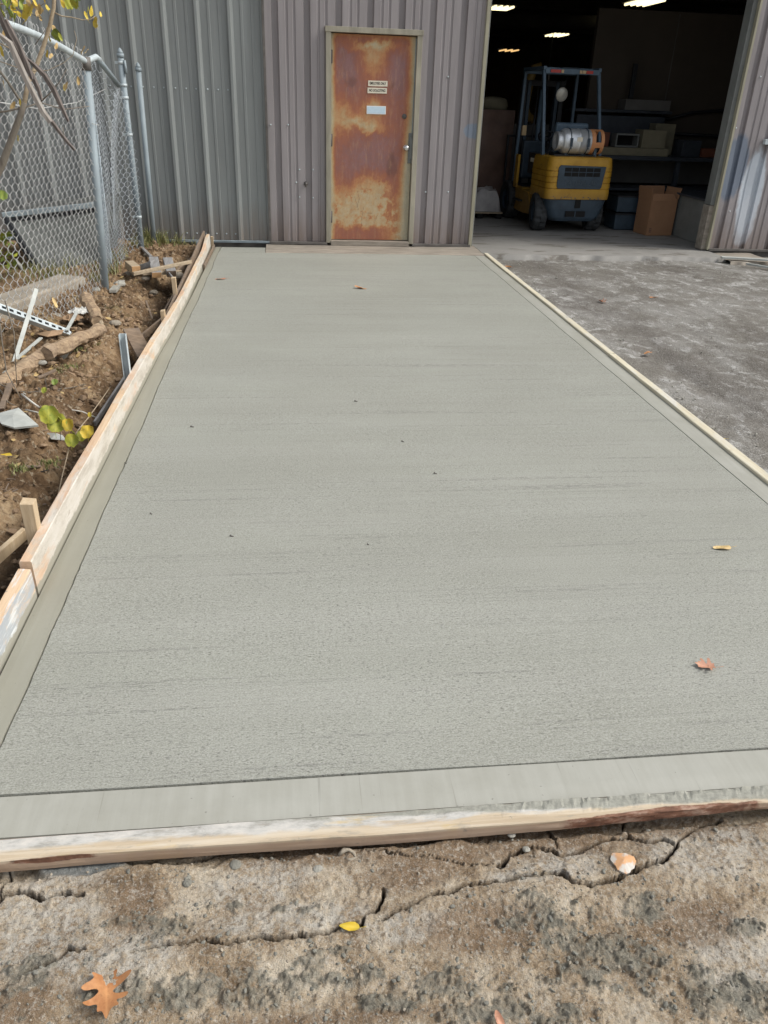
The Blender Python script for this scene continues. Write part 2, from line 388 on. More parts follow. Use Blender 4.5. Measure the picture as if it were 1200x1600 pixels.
M['rubber'] = plain('dusty_tyre_rubber', (0.042, 0.045, 0.047), 0.85, 0, 0.35, 10, 0.3)
M['tank'] = plain('aluminium_gas_tank', (0.72, 0.75, 0.77), 0.38, 0.6, 0.2, 10, 0.1)
M['orange'] = plain('orange_tank_collar', (0.62, 0.28, 0.12), 0.5, 0, 0.15, 10, 0.05)
M['red'] = plain('red_reflector', (0.50, 0.05, 0.04), 0.3, 0, 0.1, 10, 0)
M['amber'] = plain('pale_amber_reflector', (0.62, 0.45, 0.25), 0.3, 0, 0.1, 10, 0)
M['mirror'] = plain('scratched_round_mirror', (0.62, 0.60, 0.52), 0.35, 0.3, 0.3, 4, 0)
M['card'] = plain('brown_cardboard', (0.34, 0.185, 0.10), 0.8, 0, 0.12, 5, 0.1)
M['card_dark'] = plain('dark_wrapped_cardboard', (0.16, 0.095, 0.07), 0.45, 0, 0.35, 4, 0.2)
M['wrap'] = plain('cloudy_stretch_wrap', (0.35, 0.33, 0.32), 0.3, 0, 0.5, 5, 0.3)
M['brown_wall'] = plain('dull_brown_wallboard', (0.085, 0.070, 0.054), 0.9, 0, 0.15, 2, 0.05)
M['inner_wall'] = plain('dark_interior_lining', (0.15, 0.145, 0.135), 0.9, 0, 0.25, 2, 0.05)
M['bench'] = plain('dark_steel_bench', (0.06, 0.07, 0.085), 0.5, 0.2, 0.3, 5, 0.1)
M['cabinet'] = plain('scuffed_grey_cabinet_paint', (0.20, 0.21, 0.20), 0.5, 0, 0.2, 4, 0.1)
M['beige_box'] = plain('beige_box_card', (0.24, 0.215, 0.145), 0.8, 0, 0.2, 6, 0.1)
M['redbrown'] = plain('red_brown_crate', (0.20, 0.07, 0.04), 0.7, 0, 0.2, 6, 0.1)
M['stone'] = plain('dusty_stone', (0.33, 0.29, 0.23), 0.9, 0, 0.3, 12, 0.5, bd=0.01)
M['stone_grey'] = plain('grey_concrete_chunk', (0.34, 0.33, 0.29), 0.9, 0, 0.25, 12, 0.5, bd=0.01)
M['mortar'] = plain('dropped_wet_mortar', (0.21, 0.205, 0.175), 0.85, 0, 0.25, 25, 0.5)
M['pvc'] = plain('dirty_white_plastic_strip', (0.56, 0.55, 0.50), 0.55, 0, 0.2, 10, 0.05)
M['sheetp'] = plain('pale_blue_grey_board', (0.46, 0.48, 0.45), 0.6, 0, 0.25, 8, 0.2)
M['rustsheet'] = plain('rusty_brown_sheet', (0.30, 0.20, 0.12), 0.8, 0, 0.3, 8, 0.2)
M['tarp'] = plain('crumpled_white_plastic_film', (0.50, 0.50, 0.47), 0.4, 0, 0.3, 14, 0.5)
M['shed'] = plain('weathered_grey_steel_box', (0.105, 0.112, 0.105), 0.6, 0.1, 0.6, 2.2, 0.2, st=(1, 1, 3.2))
M['curb'] = plain('old_beige_concrete_kerb', (0.34, 0.30, 0.24), 0.9, 0, 0.25, 7, 0.4, bd=0.01)
M['threshold'] = plain('old_stained_concrete_sill', (0.30, 0.265, 0.22), 0.85, 0, 0.35, 5, 0.3, st=(1, 4, 4), bd=0.006)
M['lead'] = mat_wood('yellow_pine_stake', (0.62, 0.50, 0.34), (0.46, 0.34, 0.21), 'z')
M['grey_timber'] = mat_wood('weathered_grey_timber', (0.36, 0.36, 0.36), (0.20, 0.19, 0.18), 'y', weather=0.4)
M['cut_end'] = plain('fresh_orange_saw_cut', (0.55, 0.33, 0.16), 0.8, 0, 0.2, 20, 0.2)
M['old_log'] = mat_wood('old_brown_log', (0.50, 0.37, 0.23), (0.18, 0.115, 0.07), 'x', weather=0.3, rough=0.9)
M['old_plank'] = mat_wood('old_brown_plank', (0.30, 0.22, 0.15), (0.14, 0.10, 0.07), 'x', weather=0.4)
M['pale_block'] = mat_wood('pale_timber_offcut', (0.50, 0.41, 0.29), (0.30, 0.235, 0.16), 'x')
M['bark'] = mat_wood('grey_brown_bark', (0.27, 0.24, 0.19), (0.12, 0.10, 0.08), 'z', weather=0.3, rough=0.9)
M['strap_bark'] = mat_wood('split_grey_bark_strip', (0.26, 0.22, 0.20), (0.07, 0.06, 0.055), 'z', rough=0.8)
M['strap_pale'] = mat_wood('bleached_bark_strip', (0.45, 0.42, 0.38), (0.20, 0.17, 0.15), 'z', rough=0.8)
def leafmat(name, c1, c2):
    m = Mt(name, 0.55, 0, 0.4); lc = m.ramp(m.noise(32, 5, 0.7, rnd=True), [(0.35, c1), (0.65, c2)]); lc = m.mix(m.ramp(m.noise(70, 5, 0.7, rnd=True), [(0.56, 0.0), (0.66, 0.6)]), lc, tuple(x*0.45 for x in c1)); m.col(m.mix(m.ramp(m.math('ABSOLUTE', m.xyz(0)), [(0.0, 0.35), (0.0016, 0.0)]), lc, tuple(min(1, x*1.4) for x in c2)))
    m.b.inputs['Transmission Weight'].default_value = 0.0
    m.bump(m.noise(60, 3, 0.5), 0.2, 0.002); return m.m
M['leaf_yellow'] = leafmat('yellow_leaf', (0.60, 0.40, 0.02), (0.52, 0.42, 0.07))
M['leaf_lime'] = leafmat('yellow_green_leaf', (0.20, 0.25, 0.03), (0.38, 0.36, 0.04))
M['leaf_green'] = leafmat('green_leaf', (0.12, 0.19, 0.04), (0.26, 0.30, 0.05))
M['leaf_dry'] = leafmat('dry_pale_leaf', (0.52, 0.40, 0.20), (0.45, 0.30, 0.12))
M['oak'] = leafmat('orange_brown_oak_leaf', (0.38, 0.165, 0.065), (0.52, 0.26, 0.11))
M['oak2'] = leafmat('pink_brown_oak_leaf', (0.42, 0.20, 0.13), (0.50, 0.27, 0.17))
M['tan_leaf'] = leafmat('tan_leaf', (0.55, 0.40, 0.16), (0.62, 0.46, 0.24))
M['grass'] = leafmat('dry_green_grass', (0.12, 0.16, 0.05), (0.34, 0.30, 0.13))

# ------------------------------------------------------------------ ground pieces
def mat_ground_far():
    m = Mt('dusty_yard_ground', 0.95, 0, 0.2)
    m.col(m.ramp(m.noise(1.5, 6, 0.6), [(0.3, (0.16, 0.13, 0.10)), (0.7, (0.26, 0.22, 0.17))])); m.bump(m.noise(30, 4, 0.6), 0.4, 0.02); return m.m
g = MB().add([(-300, -300, -0.42), (300, -300, -0.42), (300, 300, -0.42), (-300, 300, -0.42)], [(0, 1, 2, 3)]).build('ground', mat_ground_far(), world=False)
tag(g, 'bare dusty ground stretching away around the yard', kind='structure')

# asphalt yard on the right
def mat_asphalt():
    m = Mt('old_dusty_asphalt', 0.85, 0, 0.3)
    big = m.noise(0.7, 5, 0.6, rnd=False)
    c = m.ramp(big, [(0.3, (0.135, 0.125, 0.105)), (0.7, (0.215, 0.205, 0.180))])
    track = m.noise(1.0, 4, 0.6, st=(1.3, 0.35, 1), loc=(4, 2, 0))
    c = m.mix(m.ramp(track, [(0.50, 0.0), (0.62, 0.7)]), c, (0.085, 0.075, 0.065))
    wh = m.noise(1.7, 9, 0.75, st=(1.1, 0.9, 1), loc=(1, 7, 0), dist=0.3)
    c = m.mix(m.ramp(wh, [(0.46, 0.0), (0.57, 0.55)]), c, (0.38, 0.38, 0.36))
    wh2 = m.noise(8.0, 8, 0.8, st=(1.1, 0.8, 1), dist=0.4)
    c = m.mix(m.math('MULTIPLY', m.ramp(wh2, [(0.53, 0.0), (0.58, 0.85)]), m.ramp(wh, [(0.40, 0.1), (0.52, 1.0)])), c, (0.54, 0.54, 0.52))
    dk = m.noise(13.0, 8, 0.78)
    c = m.mix(m.ramp(dk, [(0.58, 0.0), (0.66, 0.55)]), c, (0.06, 0.054, 0.048))
    gut = m.math('SUBTRACT', 1.0, m.math('MULTIPLY', m.math('ABSOLUTE', m.math('SUBTRACT', m.math('ADD', m.xyz(0), m.math('MULTIPLY', m.noise(2.0, 3), 0.3)), 2.85)), 3.2), clamp=True)
    c = m.mix(m.math('MULTIPLY', gut, m.ramp(m.noise(6, 5, 0.6, st=(2, 0.5, 1)), [(0.35, 0.2), (0.6, 0.75)])), c, (0.10, 0.09, 0.08))
    sp = m.voro(95); c = m.mix(m.ramp(m.noise(55, 4, 0.8), [(0.4, 0.15), (0.6, 0.55)]), c, m.ramp(sp, [(0.0, (0.46, 0.44, 0.41)), (0.55, (0.09, 0.08, 0.07))]))
    c = m.mix(m.ramp(m.noise(34, 5, 0.8, loc=(4, 4, 4)), [(0.60, 0.0), (0.68, 0.7)]), c, (0.50, 0.49, 0.46))
    m.col(c)
    m.bump(m.math('ADD', m.noise(28, 6, 0.7), m.math('MULTIPLY', sp, -0.8)), 0.7, 0.008); return m.m
def asphalt():
    xs = np.concatenate([np.arange(2.19, 6.2, 0.025), np.arange(6.2, 30, 0.8)]); ys = np.concatenate([np.arange(-20, 1.6, 0.8), np.arange(1.6, 9.24, 0.025)])
    X, Y = np.meshgrid(xs, ys); f = sm(0, 1, (Y-0.5))*1.0
    Z = -0.035 + (fbm(X*1.1, Y*0.9, 3, 5)-0.5)*0.03*f + (fbm(X*9, Y*9, 3, 8)-0.5)*0.018*f - 0.018*sm(8.2, 8.7, Y)
    # shallow wheel groove running down beside the form board
    gx = 2.42 + 0.12*np.sin(Y*0.9)
    Z -= 0.014*np.exp(-((X-gx-0.25)/0.10)**2)*sm(6.2, 4.5, Y)*(0.5+vn(X*6, Y*6, 4))
    tag(grid_mesh('asphalt_yard', X, Y, Z, mat_asphalt()), 'rough grey asphalt yard streaked white with lime dust', kind='structure')
asphalt()

# cracked old pavement in front of the slab
FZ = -0.05
def px_line(l, z=FZ): return [tuple(G(a, b, z)[:2]) for a, b in l]
CR = [([(195, 1342), (240, 1340), (260, 1345), (300, 1335), (320, 1332), (350, 1322), (420, 1318)], 0.005),
      ([(-40, 1412), (0, 1405), (10, 1395), (30, 1392), (50, 1396), (65, 1405), (80, 1400), (95, 1396), (132, 1401)], 0.006),
      ([(18, 1352), (8, 1375), (0, 1402)], 0.004),
      ([(40, 1525), (70, 1515), (92, 1500), (108, 1484), (130, 1488)], 0.006),
      ([(205, 1493), (250, 1482), (280, 1482), (320, 1475), (360, 1477), (400, 1470), (460, 1466), (510, 1459), (530, 1451), (565, 1445), (590, 1420), (600, 1395)], 0.0055),
      ([(600, 1437), (615, 1427), (650, 1412), (680, 1397), (700, 1400), (725, 1388), (750, 1380), (790, 1377), (825, 1370), (860, 1367), (875, 1370), (895, 1385), (925, 1387), (965, 1375), (995, 1362), (1020, 1352), (1050, 1335), (1060, 1317), (1080, 1295), (1100, 1282), (1130, 1268)], 0.007),
      ([(775, 1355), (790, 1345), (800, 1335), (820, 1327), (860, 1330), (875, 1340), (890, 1336), (910, 1328), (950, 1312), (972, 1308), (985, 1305), (1000, 1312), (1035, 1312), (1055, 1322)], 0.0075),
      ([(985, 1306), (980, 1290), (978, 1262)], 0.004),
      ([(870, 1340), (868, 1310), (853, 1278)], 0.0025),
      ([(560, 1330), (700, 1345), (775, 1355)], 0.0015)]
CRW = [(px_line(l), wd) for l, wd in CR]
MP = [(860, 1440, 90, 45), (950, 1500, 130, 60), (1010, 1420, 50, 40), (925, 1535, 60, 40), (1130, 1560, 120, 60), (330, 1417, 26, 9), (365, 1418, 24, 10), (440, 1420, 18, 7), (483, 1422, 26, 8),
      (250, 1450, 90, 30), (300, 1555, 260, 34), (420, 1540, 110, 40), (480, 1500, 40, 16), (530, 1487, 22, 12), (700, 1540, 120, 40), (760, 1580, 160, 30), (560, 1520, 60, 30), (1160, 1450, 50, 22), (620, 1560, 80, 30), (40, 1530, 60, 40), (870, 1590, 90, 30)]
WP = [(60, 1440, 90, 50), (100, 1370, 60, 26), (390, 1390, 60, 24), (430, 1365, 50, 25), (180, 1500, 90, 40), (880, 1350, 60, 24), (1100, 1330, 90, 40), (1140, 1470, 60, 40), (450, 1440, 110, 22), (60, 1500, 90, 26), (820, 1368, 50, 14), (640, 1450, 60, 20), (1150, 1520, 60, 30)]
BP = [(700, 1320, 240, 36), (520, 1325, 160, 28), (880, 1300, 160, 36), (1060, 1280, 90, 28), (430, 1600, 300, 20), (20, 1580, 70, 40), (640, 1370, 90, 26), (1080, 1440, 90, 40), (210, 1420, 50, 40), (760, 1450, 110, 40)]
def pmask(X, Y, L):
    m = np.zeros_like(X)
    for cx, cy, rx, ry in L:
        c = G(cx, cy, FZ); wx = abs(G(cx+rx, cy, FZ).x-c.x); wy = abs(G(cx, cy-ry, FZ).y-c.y)
        m = np.maximum(m, np.exp(-(((X-c.x)/wx)**2+((Y-c.y)/wy)**2)*0.9))
    return m
def front_height(X, Y, full=False):
    wx = X + (fbm(X*30, Y*30, 4, 11, 0.65)-0.5)*0.020; wy = Y + (fbm(X*30, Y*30, 4, 17, 0.65)-0.5)*0.020
    Z = FZ + (fbm(X*2.2, Y*3, 3, 3)-0.5)*0.035 + (fbm(X*12, Y*12, 5, 21, 0.62)-0.5)*0.014
    Z = Z + 0.012*sm(0.10, 0.0, np.abs(Y-1.03-0.12*X)) - 0.008*sm(0.12, 0.0, np.abs(Y-0.90-0.1*X))
    mort = sm(0.52, 0.62, pmask(X, Y, MP)*0.50+fbm(X*34, Y*38, 5, 31, 0.68)*0.80-0.20)
    lump = fbm(X*75, Y*75, 3, 41, 0.65)
    Z = Z + mort*(0.0022+0.0085*sm(0.42, 0.75, lump))
    grit = fbm(X*130, Y*130, 2, 51, 0.7); Z = Z + 0.0055*(grit-0.5) + 0.004*sm(0.6, 0.8, fbm(X*48, Y*48, 2, 57))
    cr = np.zeros_like(X)
    for l, wd in CRW:
        d = seg_dist(wx, wy, l)
        k = wd*(0.35+1.0*fbm(X*30, Y*30, 2, 63))*0.74
        cr = np.maximum(cr, sm(k*1.05, k*0.72, d)); Z = Z + 0.002*np.where(Y > np.interp(X, [q[0] for q in sorted(l)], [q[1] for q in sorted(l)]), 1, -1)*sm(0.05, 0.0, d)
    blob = np.zeros_like(X)   # grout that oozed out beneath the board
    for cx, cy, rx, ry in [(130, 1352, 66, 16), (590, 1296, 150, 9), (1050, 1262, 46, 8), (10, 1352, 20, 10)]:
        c = G(cx, cy, FZ); a = abs(G(cx+rx, cy, FZ).x-c.x); b = abs(G(cx, cy-ry, FZ).y-c.y)
        blob = np.maximum(blob, sm(1.15, 0.85, np.hypot((wx-c.x)/a, (wy-c.y)/b)))
    # dug edge just under the board
    Z = Z - 0.028*sm(1.225, 1.262, Y + (fbm(X*9, Y*2, 3, 81)-0.5)*0.05) * (1-blob)
    Z = Z*(1-blob) + blob*(FZ-0.004+0.008*fbm(X*60, Y*60, 3, 91))
    Z = Z - cr*0.030
    if not full: return Z
    return Z, mort, cr, blob
def mat_front():
    m = Mt('cracked_old_concrete', 0.92, 0, 0.25)
    n = m.noise(7, 9, 0.72, dist=0.3)
    c = m.ramp(n, [(0.36, (0.18, 0.125, 0.075)), (0.45, (0.34, 0.255, 0.165)), (0.53, (0.48, 0.39, 0.28)), (0.62, (0.62, 0.54, 0.42))])
    wmix = m.math('MULTIPLY', m.attr('white'), m.ramp(m.noise(42, 7, 0.75), [(0.42, 0.0), (0.56, 1.0)]))
    c = m.mix(m.math('MULTIPLY', wmix, 0.8), c, (0.56, 0.53, 0.47))
    br = m.math('MULTIPLY', m.attr('brown'), m.ramp(m.noise(18, 7, 0.65), [(0.3, 0.45), (0.6, 0.95)]))
    c = m.mix(br, c, (0.235, 0.162, 0.10))
    c = m.mix(m.ramp(m.noise(75, 6, 0.75), [(0.54, 0.0), (0.62, 0.65)]), c, (0.55, 0.51, 0.44))
    c = m.mix(m.ramp(m.noise(62, 6, 0.75, loc=(5, 5, 5)), [(0.54, 0.0), (0.64, 0.65)]), c, (0.125, 0.092, 0.062))
    c = m.mix(m.ramp(m.noise(190, 3, 0.7), [(0.52, 0.0), (0.72, 0.5)]), c, (0.60, 0.57, 0.51))
    c = m.mix(m.ramp(m.noise(150, 3, 0.7, loc=(2, 5, 1)), [(0.56, 0.0), (0.72, 0.6)]), c, (0.10, 0.085, 0.065))
    mc = m.ramp(m.noise(55, 6, 0.7), [(0.35, (0.13, 0.122, 0.095)), (0.65, (0.34, 0.325, 0.27))])
    c = m.mix(m.math('MULTIPLY', m.attr('mortar'), m.ramp(m.noise(28, 5, 0.7), [(0.38, 0.35), (0.55, 0.9)])), c, mc)
    c = m.mix(m.attr('blob'), c, m.ramp(m.noise(60, 5, 0.7), [(0.35, (0.16, 0.17, 0.165)), (0.65, (0.30, 0.31, 0.30))]))
    c = m.mix(m.attr('crack'), c, (0.05, 0.038, 0.028))
    m.col(c); m.bump(m.math('ADD', m.noise(110, 6, 0.75), m.noise(300, 3, 0.7)), 0.9, 0.007); return m.m
def front():
    xs = np.arange(-0.93, 1.62, 0.0026); ys = np.arange(0.66, 1.36, 0.0026)
    X, Y = np.meshgrid(xs, ys); Z, mo, cr, bl = front_height(X, Y, True)
    wh = sm(0.15, 0.6, pmask(X, Y, WP)+0.25*(fbm(X*8, Y*8, 3, 101)-0.3)); brn = sm(0.25, 0.8, pmask(X, Y, BP)+0.3*(fbm(X*9, Y*9, 3, 111)-0.4))
    mt = mat_front()
    tag(grid_mesh('cracked_pavement', X, Y, Z, mt, {'mortar': mo, 'crack': cr, 'blob': bl, 'white': wh, 'brown': brn}),
        'old cracked concrete pavement spattered with grey mortar in front of the slab', kind='structure')
    xs = np.arange(-9, 9.01, 0.06); ys = np.arange(-9, 1.3, 0.06)
    X, Y = np.meshgrid(xs, ys); inside = sm(-1.05, -0.85, X)*sm(1.7, 1.5, X)*sm(0.5, 0.7, Y)
    Z = FZ-0.012 + (fbm(X*2.2, Y*3, 3, 3)-0.5)*0.035 - 0.06*inside - 0.05*sm(1.5, 2.3, X); o = np.zeros_like(X)
    tag(grid_mesh('yard_ground', X, Y, Z, mt, {'mortar': o, 'crack': o, 'blob': o, 'white': o+0.3, 'brown': o+0.3}),
        'trodden dusty pavement continuing around the near end of the slab', kind='structure')
front()

# excavated soil on the left
def soil_height(X, Y):
    X = np.asarray(X, float); Y = np.asarray(Y, float)
    d = -0.93 - X + (fbm(X*1.5, Y*1.8, 2, 201)-0.5)*0.22
    far = sm(8.0, 8.9, Y)
    Z = -0.27 + 0.20*sm(0.05, 0.42, d) + 0.08*sm(0.4, 0.85, d)
    Z = Z*(1-far) + far*(-0.03+0.05*sm(0.1, 0.7, d))
    Z = Z + (1-far*0.6)*((fbm(X*3.2, Y*3.2, 4, 211)-0.5)*0.10*sm(-0.02, 0.4, d) + (fbm(X*13, Y*13, 4, 221, 0.6)-0.5)*0.06)
    Z = Z + 0.11*np.exp(-(((X+1.22)/0.16)**2+((Y-5.5)/0.9)**2)) + 0.06*np.exp(-(((X+1.3)/0.2)**2+((Y-4.0)/0.5)**2))
    Z = Z + 0.034*sm(0.42, 0.75, fbm(X*30, Y*30, 4, 231, 0.7)) + 0.016*(fbm(X*80, Y*80, 2, 241)-0.5)
    Z = np.where(X < -1.95, Z*0.5-0.02, Z)
    return Z
def sz(x, y): return float(soil_height(np.array([x]), np.array([y]))[0])
def mat_soil():
    m = Mt('dug_brown_soil', 0.95, 0, 0.2)
    n = m.noise(5, 8, 0.68, dist=0.4)
    c = m.ramp(n, [(0.32, (0.085, 0.052, 0.03)), (0.44, (0.185, 0.118, 0.066)), (0.56, (0.33, 0.225, 0.13)), (0.68, (0.52, 0.39, 0.245))])
    c = m.mix(m.ramp(m.noise(24, 7, 0.75), [(0.55, 0.0), (0.63, 0.75)]), c, (0.54, 0.46, 0.34))
    c = m.mix(m.ramp(m.noise(34, 5, 0.7, loc=(3, 1, 2)), [(0.55, 0.0), (0.68, 0.7)]), c, (0.075, 0.048, 0.03))
    c = m.mix(m.ramp(m.noise(3.0, 5, 0.6, loc=(8, 1, 2)), [(0.60, 0.0), (0.68, 0.5)]), c, (0.13, 0.12, 0.05))
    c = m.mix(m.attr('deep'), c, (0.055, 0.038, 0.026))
    m.col(c); m.bump(m.math('ADD', m.noise(70, 6, 0.72), m.noise(210, 3, 0.7)), 0.9, 0.012); return m.m
def soil():
    xs = np.concatenate([np.arange(-9, -3.2, 0.12), np.arange(-3.2, -0.905, 0.0105)]); ys = np.concatenate([np.arange(1.20, 6.5, 0.0105), np.arange(6.5, 9.33, 0.016)])
    X, Y = np.meshgrid(xs, ys); Z = soil_height(X, Y)
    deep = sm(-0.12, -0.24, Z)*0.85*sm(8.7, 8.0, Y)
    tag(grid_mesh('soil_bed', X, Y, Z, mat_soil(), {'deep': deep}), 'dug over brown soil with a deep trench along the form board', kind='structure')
soil()

def lumps(name, pts, mat, label, kind='stuff', sq=0.65):
    mb = MB(); phi = (1+5**0.5)/2
    ico = [(-1, phi, 0), (1, phi, 0), (-1, -phi, 0), (1, -phi, 0), (0, -1, phi), (0, 1, phi), (0, -1, -phi), (0, 1, -phi), (phi, 0, -1), (phi, 0, 1), (-phi, 0, -1), (-phi, 0, 1)]
    fc = [(0, 11, 5), (0, 5, 1), (0, 1, 7), (0, 7, 10), (0, 10, 11), (1, 5, 9), (5, 11, 4), (11, 10, 2), (10, 7, 6), (7, 1, 8), (3, 9, 4), (3, 4, 2), (3, 2, 6), (3, 6, 8), (3, 8, 9), (4, 9, 5), (2, 4, 11), (6, 2, 10), (8, 6, 7), (9, 8, 1)]
    for x, y, z, r in pts:
        e = Euler((random.random()*6, random.random()*6, random.random()*6)).to_matrix()
        s = (random.uniform(0.7, 1.4), random.uniform(0.6, 1.1), random.uniform(0.5, 0.9))
        vs = []
        for v in ico:
            q = e @ Vector([v[i]*s[i]*random.uniform(0.75, 1.2)*r/1.9 for i in range(3)]); vs.append((x+q.x, y+q.y, z+q.z*sq+r*0.25))
        mb.add(vs, fc)
    o = mb.build(name, mat, world=False, fixn=False); tag(o, label, kind=kind); return o
P = []
XS = RNG.uniform(-2.1, -0.98, 4200); YS = 1.4+7.6*RNG.random(4200)**1.1; ZS = soil_height(XS, YS)
for x, y, z in zip(XS, YS, ZS): P.append((x, y, z, 0.005+0.026*random.random()**3.4))
lumps('soil_crumbs', P, plain('soil_clod', (0.25, 0.175, 0.11), 0.95, 0, 0.6, 3, 0.5, bd=0.01), 'loose clods and small stones strewn over the dug soil')
P = []
X0 = np.array([random.uniform(-0.9, 1.55) for _ in range(5200)]); Y0 = np.array([random.uniform(0.68, 1.25) for _ in range(5200)])
mk = pmask(X0, Y0, MP); nz = front_height(X0, Y0); keep = (fbm(X0*14, Y0*14, 3, 7) + mk*0.6 > 0.62)
for x, y, z in zip(X0[keep], Y0[keep], nz[keep]): P.append((x, y, z-0.0004, 0.0014+0.0055*random.random()**4.0))
lumps('mortar_crumbs', P, M['mortar'], 'small grey crumbs of mortar scattered on the cracked pavement')
P = []
XS = RNG.uniform(-0.9, 1.5, 1500); YS = RNG.uniform(0.7, 1.24, 1500); ZS = front_height(XS, YS)
for x, y, z in zip(XS, YS, ZS): P.append((x, y, z, 0.0012+0.0038*random.random()**2.2))
lumps('grit', P, M['stone'], 'pale grit scattered on the cracked pavement')
P = []
for i in range(500):
    y = random.uniform(2.0, 8.6); x = 2.24+abs(random.gauss(0, 0.22)) if random.random() < 0.6 else random.uniform(2.3, 5); P.append((x, y, -0.035, 0.003+0.008*random.random()**4))
lumps('asphalt_grit', P, M['stone_grey'], 'loose grit lying on the asphalt')

# ------------------------------------------------------------------ the fresh slab
SX0, SX1, SY0, SY1 = -0.843, 2.150, 1.302, 8.76
EB = 0.085
def XL(y): return np.interp(y, [1.2, 3.0, 5.0, 5.6, 6.7, 7.9, 9.2], [-0.853, -0.850, -0.836, -0.818, -0.803, -0.796, -0.789])
def GLx(y): return np.interp(y, [1.2, 2.2, 5.0, 7.0, 9.2], [-0.766, -0.757, -0.752, -0.736, -0.730])
def slab():
    GL, GR, GF = SX0+EB, 2.036, 1.422
    root = empty('concrete_slab', (0, SY0, -0.15)); tag(root, 'freshly broomed grey concrete slab with trowelled edges inside timber forms', kind='structure')
    def sheet(name, xs, ys, mat, fn):
        X, Y = np.meshgrid(xs, ys); K = np.zeros_like(X)
        X, Y, Z = fn(X, Y)
        Z[0, :] -= 0.012; Z[-1, :] -= 0.012; Z[1:-1, 0] -= 0.012; Z[1:-1, -1] -= 0.012
        return grid_mesh(name, X, Y, Z, mat, parent=root, smooth=False)
    def ax(a, b, st, e=0.0012): return np.concatenate([[a, a+e], np.arange(a+e+st, b-e-st*0.5, st), [b-e, b]])
    def zz(X, Y): return (fbm(X*1.3, Y*1.3, 2, 301)-0.5)*0.004
    def wob(Y): return (fbm(Y*2.3, Y*0, 3, 303)-0.5)*0.014+(fbm(Y*30, Y*0, 2, 309)-0.5)*0.003
    def mainf(X, Y):
        k = (X-X.min())/(X.max()-X.min()); Xn = X + (GLx(Y)-GL+wob(Y))*(1-k) + (fbm(Y*1.7, Y*0, 3, 305)-0.5)*0.012*k
        near = sm(2.4, 1.5, Y); Z = zz(X, Y) + (fbm(X*3, Y*42, 3, 307)-0.5)*0.0022*(0.5+near); Z[:, 1:4] += 0.0015*fbm(Y*14, X*0, 3, 313)[:, 1:4]
        return Xn, Y, Z
    sheet('brushed_surface', ax(GL+0.0018, GR-0.0018, 0.03), ax(GF+0.0022, SY1, 0.02), M['slab'], mainf)
    def leftf(X, Y):
        t = (X-SX0)/EB; return XL(Y)+(GLx(Y)+wob(Y)-XL(Y))*t, Y, zz(X, Y)+0.0003-0.003*sm(0.3, 0.0, t)
    sheet('edge_band', ax(SX0, GL-0.0018, 0.008), ax(GF+0.0022, 9.08, 0.03), M['slab_edge_warm'], leftf)
    sheet('edge_band', ax(GR+0.0018, SX1, 0.008), ax(GF+0.0022, SY1, 0.03), M['slab_edge'], lambda X, Y: (X+(fbm(Y*1.7, Y*0, 3, 305)-0.5)*0.012*(1-(X-GR)/(SX1-GR)), Y, zz(X, Y)-0.003*sm(0.08, 0.0, SX1-X)))
    sheet('edge_band', ax(SX0-0.012, SX1, 0.02), ax(SY0, GF-0.0022, 0.006), M['slab_edge'], lambda X, Y: (X, Y+(fbm(X*2, X*0, 2, 311)-0.5)*0.006, zz(X, Y)-0.004*sm(0.05, 0.0, Y-SY0)))
    sheet('brushed_surface', ax(GL+0.006, -0.245, 0.02), ax(SY1+0.002, 9.08, 0.02), M['slab'], lambda X, Y: (X+(GLx(Y)-GL)*(1-(X-GL)/(-0.245-GL)), Y, zz(X, Y)))
    b = MB(); b.box(((-0.80+SX1)/2, (SY0+SY1)/2, -0.082), (SX1+0.80, SY1-SY0, 0.136)); b.box(((-0.78-0.245)/2, (SY1+9.08)/2+0.001, -0.082), (0.535, 9.08-SY1, 0.136))
    b.build('slab_body', M['slab_edge'], root)
slab()
# old concrete sill under door and wall, garage floor, threshold
def slabby(name, x0, x1, y0, y1, z, mat, label, amp=0.006, st=0.03, edge=0.02, depth=0.2):
    xs = np.arange(x0, x1+1e-6, (x1-x0)/max(2, round((x1-x0)/st))); ys = np.arange(y0, y1+1e-6, (y1-y0)/max(2, round((y1-y0)/st)))
    X, Y = np.meshgrid(xs, ys); Z = z + (fbm(X*4, Y*4, 3, 401)-0.5)*amp
    Y = Y - (fbm(X*5, X*0, 4, 403)-0.3)*edge*sm(0.35, 0, Y-y0)
    Y = np.vstack([Y[:1], Y]); X = np.vstack([X[:1], X]); Z = np.vstack([Z[:1]-depth, Z])
    o = grid_mesh(name, X, Y, Z, mat, smooth=False if st > 0.2 else True); tag(o, label, kind='structure'); return o
slabby('door_sill_strip', -0.240, 2.155, 8.775, 9.45, 0.004, M['threshold'], 'old stained concrete strip between the new slab and the wall', 0.010, 0.025, 0.012)
def mat_gfloor():
    m = Mt('dusty_garage_concrete', 0.75, 0, 0.35)
    c = m.ramp(m.noise(1.2, 6, 0.6), [(0.3, (0.22, 0.215, 0.20)), (0.7, (0.32, 0.31, 0.29))])
    c = m.mix(m.ramp(m.noise(3.2, 5, 0.6, st=(0.7, 2.4, 1), loc=(2, 2, 0)), [(0.57, 0.0), (0.62, 0.75)]), c, (0.12, 0.105, 0.085))
    c = m.mix(m.ramp(m.noise(30, 5, 0.7), [(0.55, 0.0), (0.75, 0.35)]), c, (0.40, 0.39, 0.37))
    m.col(c); m.bump(m.noise(30, 5, 0.7), 0.35, 0.006); return m.m
M['gfloor'] = mat_gfloor()
slabby('garage_apron', 2.165, 5.02, 8.86, 9.5, 0.0, M['gfloor'], 'worn concrete apron at the mouth of the garage', 0.012, 0.03, 0.07)
